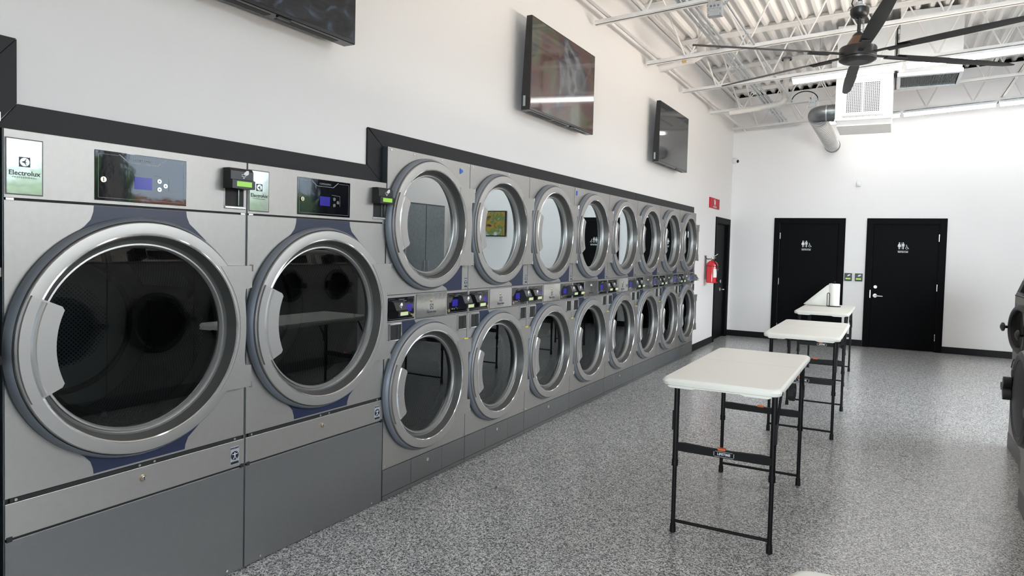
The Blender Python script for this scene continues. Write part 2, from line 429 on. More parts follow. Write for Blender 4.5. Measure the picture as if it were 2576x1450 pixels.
# corrugated roof deck
d = MB(); prof = []; x = -0.19; p = 0.1525
while x < ROOM_X1 + .1:
    for dx, h in ((0, 0), (.040, 0), (.062, .052), (.130, .052)): prof.append((x + dx, h))
    x += p
vs = []; n = len(prof)
for (yy) in (Y_BACK - .15, Y_FAR + .36):
    vs += [(px, yy, zdeck(px) + h) for px, h in prof]
d.faces(vs, [(i, i + 1, i + 1 + n, i + n) for i in range(n - 1)], 'ceiling_paint')
struct(d.build('ceiling', smooth=False), 'white painted corrugated steel roof deck', 'ceiling')
b = MB(); b.prism([(-.3, 4.358), (ROOM_X1 + .2, 4.358 + SL * (ROOM_X1 + .5)), (ROOM_X1 + .2, 4.95), (-.3, 4.95)], Y_BACK - .2, Y_FAR + .4, 'void_dark', 'xz')
struct(b.build('trim_10', smooth=False), 'unseen block added above the deck to keep light out', 'trim')  # unseen, added to close light leaks over the deck

# black trim boards framing the machines on the left wall
def board(name, y0, y1, z0, z1, x1=WX + .012):
    t = MB(); t.box(WX, x1, y0, y1, z0, z1, 'trim_black', .002)
    return struct(t.build(name, smooth=False), None, None)
def mitre(name, pts, lab):
    t = MB(); t.prism(pts, WX, WX + .012, 'trim_black'); o = struct(t.build(name, smooth=False), lab, 'trim')
g_ = .0012
mitre('trim_1', [(-0.60, 2.075), (1.128 - g_, 2.075), (1.128 - g_, 2.088), (1.19 - g_, 2.168), (-0.60, 2.168)], 'black trim board over the stacked dryer at the far left')
mitre('trim_2', [(1.128, 1.872), (1.19, 1.952), (1.19, 2.166), (1.128, 2.086)], 'short upright black trim board at the upper left')
mitre('trim_3', [(1.131, 1.864), (3.006, 1.864), (2.887, 1.951), (1.193, 1.951)], 'black trim board above the two large dryers')
mitre('trim_4', [(2.887, 1.954), (3.006, 1.867), (3.006, 2.072), (2.887, 2.157)], 'short upright black trim board beside the first stacked dryer')
for i, (a, b_) in enumerate(((3.008, 5.76), (5.763, 7.28), (7.283, 9.80))):
    if i == 0:
        mitre('trim_5', [(3.010, 2.074), (b_, 2.074), (b_, 2.162), (2.889, 2.162)], ''); t = bpy.data.objects['trim_5']
    else: t = board('trim_%d' % (5 + i), a, b_, 2.074, 2.162)
    t['label'] = 'black trim board above the stacked dryers, %s length' % ('nearest', 'middle', 'farthest')[i]; t['category'] = 'trim'
# baseboards
def bb(name, x0, x1, y0, y1, lab):
    t = MB(); t.box(x0, x1, y0, y1, 0, .105, 'base_black', .003)
    struct(t.build(name, smooth=False), lab, 'baseboard')
bb('baseboard_left', WX, WX + .012, 9.80, 11.20, 'black baseboard between the last dryer and the left wall door')
bb('baseboard_far', WX, 0.71, Y_FAR - .012, Y_FAR, 'black baseboard left of the restroom doors')
bb('baseboard_middle', 1.857, 2.178, Y_FAR - .012, Y_FAR, 'black baseboard between the restroom doors')
bb('baseboard_right', 3.328, ROOM_X1, Y_FAR - .012, Y_FAR, 'black baseboard right of the restroom doors')

# doors
def pictogram(parent, cx, z0, y):
    """restroom sign: woman, divider, man, wheelchair, line, RESTROOM"""
    s = MB(); m = 'ink_white'; yy = y - .004
    bx = lambda x0, x1, a, b: s.box(x0, x1, yy, yy + .003, a, b, m)
    H = .11; z = z0
    for k, xx in enumerate((-.055, 0.0)):
        c = cx + xx
        s.cyl((c, yy, z + H - .009), (c, yy + .003, z + H - .009), .0095, m, seg=16)
        if k == 0:
            s.prism([(c - .008, z + .088), (c + .008, z + .088), (c + .022, z + .036), (c - .022, z + .036)], yy, yy + .003, m, 'xz')
            s.prism([(c - .010, z + .088), (c - .026, z + .050), (c - .021, z + .048), (c - .004, z + .080)], yy - .001, yy + .002, m, 'xz')
            s.prism([(c + .010, z + .088), (c + .026, z + .050), (c + .021, z + .048), (c + .004, z + .080)], yy - .001, yy + .002, m, 'xz')
        else:
            bx(c - .011, c + .011, z + .046, z + .088); bx(c - .020, c - .014, z + .046, z + .088); bx(c + .014, c + .020, z + .046, z + .088); bx(c - .02, c + .02, z + .083, z + .088)
        bx(c - .009, c - .0015, z, z + .045); bx(c + .0015, c + .009, z, z + .045)
    bx(cx - .0285, cx - .0265, z, z + H)
    c = cx + .052
    s.tube([(c + .017 * math.cos(t), yy + .001, z + .020 + .017 * math.sin(t)) for t in [PI * .75 + i * PI * 1.15 / 10 for i in range(11)]], .0028, m, 6)
    s.cyl((c - .004, yy, z + .066), (c - .004, yy + .003, z + .066), .006, m, seg=12)
    s.tube([(c - .004, yy + .001, z + .058), (c - .002, yy + .001, z + .030), (c + .015, yy + .001, z + .030), (c + .026, yy + .001, z + .008), (c + .034, yy + .001, z + .010)], .0035, m, 6)
    s.tube([(c - .004, yy + .001, z + .046), (c + .012, yy + .001, z + .046)], .0025, m, 6)
    bx(cx - .078, cx + .078, z - .031, z - .027)
    s.text('RESTROOM', .028, m, (cx, yy, z - .048), (1, 0, 0), (0, 0, 1), bold=.0006)
    s.box(cx - .082, cx + .082, y - .0015, y, z - .066, z + H + .008, 'door_black')
    o = s.build('restroom_sign', parent, smooth=False); o['label'] = 'restroom sign with man, woman and wheelchair symbols'
def lever(parent, x, y, z, sgn):
    h = MB(); h.cyl((x, y, z), (x, y - .012, z), .032, 'hardware', seg=24); h.cyl((x, y - .012, z), (x, y - .05, z), .011, 'hardware')
    h.tube([(x, y - .05, z), (x + sgn * .05, y - .052, z - .002), (x + sgn * .115, y - .045, z - .006)], .009, 'hardware'); h.build('lever_handle', parent)
    h = MB(); h.cyl((x, y, z + .145), (x, y - .018, z + .145), .030, 'hardware', r2=.026, seg=24); h.cyl((x, y - .018, z + .145), (x, y - .024, z + .145), .012, 'hardware'); h.build('deadbolt', parent)
for i, (a, b_) in enumerate(DR):
    k = MB()
    A, B, Z1 = (0.710, 1.857, 2.137) if i == 0 else (2.180, 3.327, 2.137)
    yf = Y_FAR - .018
    k.box(A, a, yf, Y_FAR, 0, Z1, 'door_black', .003); k.box(b_, B, yf, Y_FAR, 0, Z1, 'door_black', .003); k.box(a, b_, yf, Y_FAR, DZ, Z1, 'door_black', .003)
    k.box(a - .0, a + .012, Y_FAR, Y_FAR + .1, 0, DZ, 'door_black'); k.box(b_ - .012, b_, Y_FAR, Y_FAR + .1, 0, DZ, 'door_black'); k.box(a, b_, Y_FAR, Y_FAR + .1, DZ - .008, DZ, 'door_black')
    k.box(a, b_, Y_FAR + .10, Y_FAR + .118, 0, DZ, 'door_black')  # dark backing added to block light under the leaf
    dr = struct(k.build('door_%d' % (i + 1), smooth=False), 'black restroom door %s' % ('behind the folding tables, left one' if i == 0 else 'with a lever handle, right one'), 'door')
    l = MB(); l.box(a + .015, b_ - .015, Y_FAR + .006, Y_FAR + .05, .012, DZ - .012, 'door_black', .002); l.build('door_leaf', dr, smooth=False)
    hx = a + .008 if i == 0 else b_ - .008
    for hz in (1.825, 1.03, .235):
        h = MB(); h.cyl((hx, Y_FAR - .004, hz - .055), (hx, Y_FAR - .004, hz + .055), .008, 'chrome', seg=10); h.build('hinge', dr)
    pictogram(dr, (1.249 if i == 0 else 2.722), 1.636, Y_FAR + .006)
    if i == 0: lever(dr, b_ - .085, Y_FAR + .006, .86, -1)
    else:
        lever(dr, a + .068, Y_FAR + .006, .86, 1)
        s = MB(); s.box(a - .012, a + .003, Y_FAR - .022, Y_FAR - .017, .82, .95, 'chrome', .001); s.build('strike_plate', dr, smooth=False)
# door in the left wall
k = MB()
k.box(WX, WX + .015, D3a - .09, D3a, 0, D3z + .09, 'door_black', .003); k.box(WX, WX + .015, D3b, D3b + .09, 0, D3z + .09, 'door_black', .003)
k.box(WX, WX + .015, D3a, D3b, D3z, D3z + .09, 'door_black', .003)
k.box(WX - T, WX, D3a - .0, D3a + .02, 0, D3z, 'door_black'); k.box(WX - T, WX, D3b - .02, D3b, 0, D3z, 'door_black'); k.box(WX - T, WX, D3a, D3b, D3z - .015, D3z, 'door_black')
k.box(WX - .098, WX - .088, D3a, D3b, 0, D3z, 'door_black')  # backing added here too, keeps light from leaking round the leaf
dr = struct(k.build('door_3', smooth=False), 'black door in the left wall beside the red extinguisher', 'door')
l = MB(); l.box(WX - .085, WX - .045, D3a + .022, D3b - .022, .01, D3z - .017, 'door_black', .002); l.build('door_leaf', dr, smooth=False)
h = MB(); X0 = WX - .045
hy = D3b - .36
h.cyl((X0, hy, .86), (X0 + .012, hy, .86), .032, 'chrome', seg=20); h.tube([(X0, hy, .86), (X0 + .05, hy, .86), (X0 + .055, hy + .11, .855)], .009, 'chrome'); h.build('lever_handle', dr)
h = MB(); h.cyl((X0, hy, 1.0), (X0 + .02, hy, 1.0), .03, 'chrome', seg=20); h.build('deadbolt', dr)

# ================================================================== ROOF STEEL
JY = [-3.06, -1.57, -0.07, 1.42, 2.92, 4.41, 5.909, 7.41, 8.88, 10.40, 11.89]
def ang_bar(m, p0, p1, w_, t_, mt, flip=1):
    """L angle running from p0 to p1: one flat leg and one upright leg"""
    p0, p1 = Vector(p0), Vector(p1); d = (p1 - p0).normalized(); side = d.cross(Vector((0, 0, 1))).normalized() * flip; up = Vector((0, 0, 1))
    for (a, b) in (((0, 0), (w_, t_)), ((0, 0), (t_, w_))):
        vs = []
        for p in (p0, p1):
            for (u, v_) in ((a[0], a[1]), (b[0], a[1]), (b[0], b[1]), (a[0], b[1])): vs.append(p + side * u + up * v_)
        m.faces(vs, [(0, 1, 2, 3), (4, 5, 6, 7), (0, 1, 5, 4), (1, 2, 6, 5), (2, 3, 7, 6), (3, 0, 4, 7)], mt)
def joist(y, label):
    j = thing('roof_joist', label, 'joist', (0, y, 0), 0, 'steel roof joists across the ceiling')
    x1 = ROOM_X1 - .02; TZ = 0.635
    c = MB(); ang_bar(c, (0.0, -.006, zch(0)), (x1, -.006, zch(x1)), .040, .005, 'joist_paint', 1); ang_bar(c, (0.0, .006, zch(0)), (x1, .006, zch(x1)), .040, .005, 'joist_paint', -1)
    c.build('bottom_chord', j, smooth=False)
    c = MB()
    for sg in (1, -1):
        # top chord angles hang below the deck: flat leg up
        p0, p1 = (WX + .002, -.006 * sg, zch(WX) + TZ + .036), (x1, -.006 * sg, zch(x1) + TZ + .036)
        ang_bar(c, (p0[0], p0[1], p0[2] - .0), p1, .050, .005, 'joist_paint', sg)
        c.box(0, 1, -.0025 - .006 * sg, .0025 - .006 * sg, -.045, 0.0, 'joist_paint', mtx=Matrix.Translation((p0[0], 0, p0[2])) @ Matrix.Rotation(-math.atan(SL), 4, 'Y') @ Matrix.Diagonal((math.hypot(x1 - p0[0], SL * x1), 1, 1, 1)))
    c.build('top_chord', j, smooth=False)
    wb_ = MB(); n = 20; x = 0.50; st = 0.305; top = False; first = True
    wb_.cyl((0.02, 0, zch(0) + TZ + .01), (0.50, 0, zch(.5) + .02), .011, 'joist_paint', seg=8)
    while x + st < x1:
        za = zch(x) + (TZ + .01 if top else .02); zb = zch(x + st) + (.02 if top else TZ + .01)
        wb_.cyl((x, 0, za), (x + st, 0, zb), .0095, 'joist_paint', seg=8); x += st; top = not top
    wb_.build('web_rods', j)
    return j
jl = ['first of the joists, behind the camera', 'second joist from the street windows', 'joist nearly over the camera', 'joist just ahead of the camera', 'joist above the nearest folding table', 'joist above the first television', 'first roof joist visible, carrying the junction box', 'second visible roof joist, just behind the fan', 'roof joist carrying the nearer row of strip lights', 'roof joist passing behind the white supply duct box', 'farthest roof joist, carrying the far row of strip lights']
for y, l in zip(JY, jl):
    if y > 0: joist(y, 'white open web steel joist, ' + l if not l.startswith('white') else l)
# bridging angle along the left wall, and another higher up
m = MB(); ang_bar(m, (0.125, Y_BACK + .1, zch(.12) + .044), (0.125, Y_FAR, zch(.12) + .044), .045, .005, 'joist_paint', 1)
tag(m.build('bridging_angle', smooth=False), 'long white angle bar running beside the left wall over the joist ends', 'angle bar')
m = MB(); ang_bar(m, (WX + .002, Y_BACK + .1, 4.225), (WX + .002, Y_FAR - .01, 4.225), .055, .006, 'joist_paint', 1)
tag(m.build('ledger_angle', smooth=False), 'white ledger angle where the roof deck meets the left wall', 'angle bar')
m = MB(); ang_bar(m, (3.9, Y_BACK + .1, zch(3.9) + .044), (3.9, Y_FAR, zch(3.9) + .044), .04, .005, 'joist_paint', 1)
tag(m.build('bridging_angle', smooth=False), 'white angle bar running over the joists near the right side', 'angle bar')
cb = 0
for i, y in enumerate(JY[6:-1]):
    y2 = JY[7 + i]
    m = MB(); m.cyl((.42, y + .01, zch(.42) + .03), (.42, y2 - .01, zch(.42) + .62), .010, 'joist_paint', seg=6)
    m.cyl((.445, y + .01, zch(.42) + .62), (.445, y2 - .01, zch(.42) + .03), .010, 'joist_paint', seg=6)
    tag(m.build('cross_bracing'), 'white crossed brace rods between roof joists, %s' % ('nearest pair by the junction box', 'second pair from the junction box', 'pair above the last wall television', 'farthest pair by the far wall')[i], 'brace')

# conduits on top of the bottom chords
CN = [(0.800, 'leftmost of three galvanized conduits along the ceiling'), (0.848, 'middle of three galvanized conduits along the ceiling'), (0.905, 'rightmost of the three grouped galvanized conduits')]
for i, (x, l) in enumerate(CN):
    c = thing('conduit', l, 'conduit', (x, 0, zch(x) + .062), 0, 'galvanized conduits on the joists')
    m = MB(); m.cyl((0, .5, 0), (0, 11.95 - .06 * i, 0), .0145, 'galvanized', seg=10); m.build('pipe', c)
    for q in (5.1, 6.62, 8.15, 9.65, 11.15):
        m = MB(); m.cyl((0, q + .05 * i - .03, 0), (0, q + .05 * i + .03, 0), .019, 'chrome', seg=12); m.build('coupling', c)
    for y in JY[6:]:
        m = MB(); m.box(-.021, .021, y - .012 + .03, y + .012 + .03, -.024, -.006, 'galvanized', .002); m.cyl((0, y + .03, .012), (0, y + .03, .03), .006, 'galvanized', seg=8); m.build('clamp', c)
c = thing('conduit', 'single thin galvanized conduit running back from the junction box', 'conduit', (1.19, 0, zch(1.19) + .03), 0)
m = MB(); m.cyl((0, 5.97, 0), (0, 11.7, 0), .010, 'galvanized', seg=8); m.build('pipe', c)
for q in (7.0, 8.95, 10.3): m = MB(); m.cyl((0, q - .02, 0), (0, q + .02, 0), .016, 'chrome', seg=10); m.build('coupling', c)
def jbox(name, x, y, z, s, label):
    j = thing(name, label, 'junction box', (x, y, z))
    m = MB(); m.box(-s, s, -s * .55, s * .55, -s, s, 'galvanized', .003); m.build('box', j, smooth=False)
    for k in (-.5, 0, .5): m = MB(); m.cyl((k * s, -s * .55, .35 * s), (k * s, -s * .55 - .002, .35 * s), s * .17, 'galv_dark', seg=14); m.build('knockout', j)
    for a in (-.8, .8):
        for b in (-.2, -.8): m = MB(); m.cyl((a * s, -s * .55, b * s), (a * s, -s * .55 - .002, b * s), s * .05, 'slot_black', seg=8); m.build('screw', j)
    m = MB(); m.box(-s, s, -s * .57, -s * .55, -.02 * s, .02 * s, 'galv_dark'); m.build('seam', j, smooth=False)
    m = MB(); m.cyl((-.3 * s, 0, s), (-.3 * s, 0, s * 1.5), s * .2, 'chrome', seg=10); m.tube([(-.3 * s, 0, s * 1.5), (-.5 * s, 0, s * 2.0), (-.9 * s, .1, s * 2.5)], s * .14, 'galv_dark'); m.build('connector', j)
    return j
jb = jbox('junction_box', 1.148, 5.86, 3.605, .062, 'square galvanized junction box on the nearest visible joist')
m = MB(); m.tube([(.07, -.01, .03), (.10, -.02, .04)] + [(.10 + t * .05, -.12 + .01 * math.sin(t), .045 + .008 * t) for t in range(1, 6)], .010, 'galvanized'); m.build('flexible_conduit', jb)
jb = jbox('junction_box', 1.47, 10.33, 3.665, .045, 'small galvanized junction box by the duct elbow')
m = MB(); m.tube([(.045 * math.cos(t) * 4 - .1, 0, .05 + .14 * math.sin(t)) for t in [i * PI / 12 for i in range(13)]], .007, 'leg_black'); m.build('cable', jb)

# white drain pipes with elbows
def drain(x, y, ztop, zb, xl, label, tape):
    d_ = thing('drain_pipe', label, 'pipe', (x, y, zb), 0, 'white roof drain pipes')
    m = MB(); r = .042
    pts = [(0, 0, ztop - zb), (0, 0, .08), (-.02, 0, .025), (-.08, 0, 0), (xl - x, 0, -.07)]
    m.tube(pts, r, 'pvc', 16); m.build('pipe', d_)
    m = MB(); m.cyl((0, 0, .07), (0, 0, .14), r + .008, 'pvc', seg=16); m.cyl((-.08, 0, .0), (-.15, 0, -.006), r + .008, 'pvc', seg=16); m.build('elbow_collar', d_)
    m = MB(); m.revolve([(r + .03, 0), (r + .03, .03), (r, .03)], 'galv_dark', (0, 0, ztop - zb - .04), 'z', 18); m.build('roof_flange', d_)
    if tape:
        m = MB(); m.cyl((-.16, 0, -.007), (-.21, 0, -.012), r + .006, 'tan_tape', seg=16); m.build('tape_wrap', d_)
drain(0.60, 7.51, 4.30, 3.675, .12, 'white drain pipe with tan tape turning to the left wall', True)
drain(1.12, 10.2, 4.33, 3.665, .34, 'white drain pipe dropping from the roof near the far conduit end', False)

# ================================================================== STRIP LIGHTS
def strip_light(x, y, label):
    L = 1.212; z = zch(x) - .012
    t = thing('strip_light', label, 'light', (x, y, z), 0, 'LED strip lights under the joists')
    R_ = Matrix.Rotation(-math.atan(SL), 4, 'Y')
    m = MB(); m.box(0, L, -.038, .038, -.030, 0, 'white_plastic', .003, R_); m.build('housing', t, smooth=False)
    m = MB(); m.prism([(-.033, -.0305), (-.033, -.062), (-.026, -.0715), (.026, -.0715), (.033, -.062), (.033, -.0305)], .012, L - .012, 'led_edge')
    m.box(.014, L - .014, -.0265, .0265, -.0735, -.0721, 'led')
    bmesh.ops.transform(m.bm, matrix=R_, verts=m.bm.verts); m.build('lens', t, smooth=False)
    m = MB()
    for q in (.2, 1.0): m.box(q, q + .03, -.012, .012, 0, .02, 'chrome', 0, R_)
    m.build('hanger_clip', t, smooth=False)
    return t
for (y, ks, nm) in ((8.865, (0, 1, 2, 3), 'nearer visible row behind the fan'), (11.875, (0, 1, 2, 3), 'far row before the end wall'), (5.90, (1, 2, 3), 'row above the fan'), (2.90, (0, 1, 2, 3), 'row above the nearest dryers')):
    for k in ks:
        strip_light(1.385 + 1.246 * k, y, 'white LED strip light, %s from the left in the %s' % (('first', 'second', 'third', 'fourth')[k], nm))

# ================================================================== HVAC
YD = 9.20
m_ = thing('supply_duct_box', 'white duct box with a square grille hanging behind the ceiling fan', 'duct', (0, 0, 0))
m = MB(); m.box(1.868, 2.508, YD, YD + .75, 3.205, 4.37, 'duct_white', .004)
m.build('box', m_, smooth=False)
m = MB()
for (x0, x1, z0, z1) in ((1.862, 2.514, 3.195, 3.215), (1.862, 2.514, 3.735, 3.75)): m.box(x0, x1, YD - .006, YD, z0, z1, 'duct_white', .001)
m.box(1.885, 2.50, YD + .03, YD + .70, 3.130, 3.205, 'duct_white', .002)
m.build('flange', m_, smooth=False); m = MB()
for i in range(9):
    for z in (3.205,): m.cyl((1.90 + i * .072, YD - .007, z + .03), (1.90 + i * .072, YD, z + .03), .005, 'galvanized', seg=6); m.build('screw', m_, smooth=False); m = MB()
g = MB(); gx0, gx1, gz0, gz1 = 1.948, 2.412, 3.250, 3.690
for (x0, x1, z0, z1) in ((gx0, gx1, gz0, gz0 + .035), (gx0, gx1, gz1 - .035, gz1), (gx0, gx0 + .04, gz0 + .035, gz1 - .035), (gx1 - .04, gx1, gz0 + .035, gz1 - .035), ((gx0 + gx1) / 2 - .01, (gx0 + gx1) / 2 + .01, gz0 + .035, gz1 - .035)): g.box(x0, x1, YD - .018, YD - .001, z0, z1, 'white_plastic', .002)
gr = g.build('grille', m_, smooth=False)
g = MB()
for i in range(19): x = gx0 + .045 + i * (gx1 - gx0 - .09) / 18; g.box(x - .0035, x + .0035, YD - .016, YD - .003, gz0 + .03, gz1 - .03, 'white_plastic')
for i in range(20): z = gz0 + .04 + i * (gz1 - gz0 - .08) / 19; g.box(gx0 + .04, gx1 - .04, YD - .010, YD - .003, z - .003, z + .003, 'white_plastic')
g.build('louver', gr, smooth=False)
g = MB(); g.box(gx0 + .039, gx1 - .039, YD - .0028, YD - .0008, gz0 + .034, gz1 - .034, 'slot_black'); g.build('throat', gr, smooth=False)
# return duct box to the right
m_ = thing('return_duct_box', 'large blank white duct box right of the grille box', 'duct', (0, 0, 0))
m = MB(); m.box(2.556, 3.215, YD, YD + .66, 3.73, 4.46, 'duct_white', .003); m.build('box', m_, smooth=False)
m = MB()
for z in (3.78, 3.9, 4.03, 4.2): m.box(2.532, 2.552, YD + .01, YD + .05, z, z + .055, 'white_plastic')
m.build('hanger_strap', m_, smooth=False)
m = MB(); m.box(2.520, 2.534, YD + .005, YD + .6, 3.66, 4.30, 'slot_black'); m.build('gap_shade', m_, smooth=False)  # black strip stands in for the shaded gap between the duct boxes
g = MB()
GB = Matrix.Translation((2.54, YD + .02, 3.735)) @ Matrix.Rotation(math.radians(-40), 4, 'X')
g.box(0, .68, -.03, 0, -.045, .0, 'galvanized', .001)
for (x0, x1, y0, y1) in ((0, .035, .001, .66), (.645, .68, .001, .66), (.036, .644, .001, .03), (.036, .644, .63, .66)): g.box(x0, x1, y0, y1, -.045, -.006, 'galvanized', .001)
g.bm.transform(Matrix.Translation((2.545, YD - .01, 3.72)))
rg = g.build('return_grille_frame', m_, smooth=False)
g = MB()
for i in range(46): x = .035 + i * .590 / 45; g.box(x, x + .004, .03, .63, -.036, -.010, 'galv_dark')
g.box(.03, .65, .03, .63, -.009, -.006, 'slot_black')
g.bm.transform(Matrix.Translation((2.545, YD - .01, 3.72))); g.build('louver', rg, smooth=False)
# round duct: elbow and ribbed pipe running back into the far wall
dz = 3.365; dy = YD + .34; dxc = 1.60; dr_ = .105
m_ = thing('round_duct', 'galvanized elbow and white ribbed round duct going into the far wall', 'duct', (0, 0, 0))
m = MB(); pts = [(1.868, dy, dz)] + [(1.745, dy, dz)] + [(1.745 - .145 * math.sin(t), dy + .145 * (1 - math.cos(t)), dz) for t in [PI / 8, PI / 4, 3 * PI / 8, PI / 2]]
m.tube(pts, dr_ + .002, 'galv_dark', 28); 
for p in pts[1:]: pass
m.build('elbow', m_)
m = MB(); m.cyl((1.85, dy, dz), (1.80, dy, dz), dr_ + .006, 'galv_dark', seg=28); m.cyl((1.75, dy, dz), (1.735, dy, dz), dr_ + .007, 'galvanized', seg=28); m.build('collar', m_)
m = MB(); prof = []; y = 0.0; L = Y_FAR - (dy + .145)
while y < L - .02:
    prof += [(dr_, y), (dr_, y + .040), (dr_ + .0055, y + .047), (dr_ + .0055, y + .054), (dr_, y + .061)]; y += .0628
prof = []; y = 0.0
while y < L - .12: prof += [(dr_, y), (dr_, y + .086), (dr_ + .010, y + .098), (dr_ + .010, y + .106), (dr_, y + .117)]; y += .118
prof.append((dr_, L))
m.revolve(prof, 'duct_white', (1.60, dy + .145, dz), 'y', 36)
y = 0.0
while y < L - .12: m.revolve([(dr_ + .0005, y + .080), (dr_ + .0030, y + .084), (dr_ + .0005, y + .088)], 'galv_dark', (1.60, dy + .145, dz), 'y', 36); y += .118
m.build('ribbed_pipe', m_)
m = MB(); m.revolve([(dr_, 0), (dr_ + .018, 0), (dr_ + .018, -.01), (dr_, -.01)], 'galv_dark', (1.60, Y_FAR, dz), 'y', 36); m.build('wall_collar', m_)
m = MB(); m.cyl((1.62, dy + .1, dz + dr_), (1.62, dy + .1, 4.38), .0025, 'galvanized', seg=6); m.build('hanger_wire', m_)

# ================================================================== CEILING FAN
fx, fy, fz = 2.302, 5.508, 3.0
fan = thing('ceiling_fan', 'large black industrial ceiling fan with six long blades', 'fan', (fx, fy, fz))
m = MB(); m.revolve([(0, -.056), (.072, -.056), (.075, -.058), (.108, -.053), (.128, -.040), (.130, -.028), (.125, -.024), (.128, -.020), (.130, .040), (.124, .052), (.090, .062), (0, .063)], 'fan_black', (0, 0, 0), 'z', 48); hub = m.build('motor_hub', fan)
m = MB(); m.disc(.070, 'plastic_grey', (0, 0, -.0572), 'z', 40); m.build('hub_cap', hub)
m = MB(); m.revolve([(.085, .06), (.080, .075), (.055, .115), (.045, .132), (.036, .140), (.026, .152), (0, .152)], 'fan_bronze', (0, 0, 0), 'z', 32); m.revolve([(.047, .122), (.042, .138), (.032, .150), (.018, .160), (0, .161)], 'fan_black', (0, 0, .004), 'z', 32)
m.build('upper_housing', fan)
m = MB(); m.cyl((0, 0, .15), (0, 0, .30), .0125, 'fan_black', seg=16); m.cyl((0, 0, .38), (0, 0, zdeck(fx) - fz), .0145, 'fan_black', seg=16); m.build('downrod', fan)
m = MB(); m.revolve([(.018, .268), (.040, .270), (.056, .282), (.065, .302), (.065, .333), (.058, .342), (0, .342)], 'fan_black', (0, 0, 0), 'z', 36); cn = m.build('canopy', fan)
m = MB(); m.revolve([(0.0, .342), (.042, .342), (.042, .356), (.028, .366), (.028, .385), (0, .385)], 'galvanized', (0, 0, 0), 'z', 24); m.build('canopy_cap', cn)
m = MB()
for i in range(9): m.revolve([(.006, -.002), (.009, 0), (.006, .002), (.003, 0), (.006, -.002)], 'chrome', (.030, .0, .170 + i * .0105), 'z', 10)
m.build('safety_chain', fan)
m = MB(); m.tube([(-.02, 0, .36), (-.040, 0, .35), (-.055, 0, .38), (-.045, 0, .42), (-.018, 0, .45), (-.01, 0, .56)], .005, 'fan_black', 8); m.build('power_cable', fan)
for a in (34, 97, 153, 214, 281, 334):
    t = math.radians(a)
    Mx = Matrix.Rotation(t, 4, 'Z')
    m = MB(); m.box(.11, .34, -.018, .018, -.004, .004, 'fan_black', .001)
    m.box(.22, .38, -.028, .028, -.012, -.004, 'fan_black', .001)
    m.bm.transform(Matrix.Rotation(t, 4, 'Z')); br = m.build('blade_bracket', fan, smooth=False)
    m = MB(); n = 14; top, bot = [], []
    vs = []; fs = []
    for i in range(n + 1):
        u = i / n; xx = .30 + .96 * u; hw = .040 + .010 * math.sin(PI * u) - .008 * u; tw = -math.radians(13 - 4 * u)
        if i == n: hw *= .45
        prof = [(-hw, 0), (-hw * .5, .007), (hw * .3, .009), (hw, .002), (hw * .2, -.001), (-hw * .6, -.002)]
        for (q, h) in prof: vs.append((xx, q * math.cos(tw) - h * math.sin(tw), q * math.sin(tw) + h * math.cos(tw) - .006 * u))
    k = 6
    for i in range(n):
        for j in range(k): fs.append((i * k + j, i * k + (j + 1) % k, (i + 1) * k + (j + 1) % k, (i + 1) * k + j))
    fs += [tuple(range(k)), tuple(range(n * k, n * k + k))]
    m.faces(vs, fs, 'fan_black'); m.bm.transform(Mx); m.build('blade', fan)

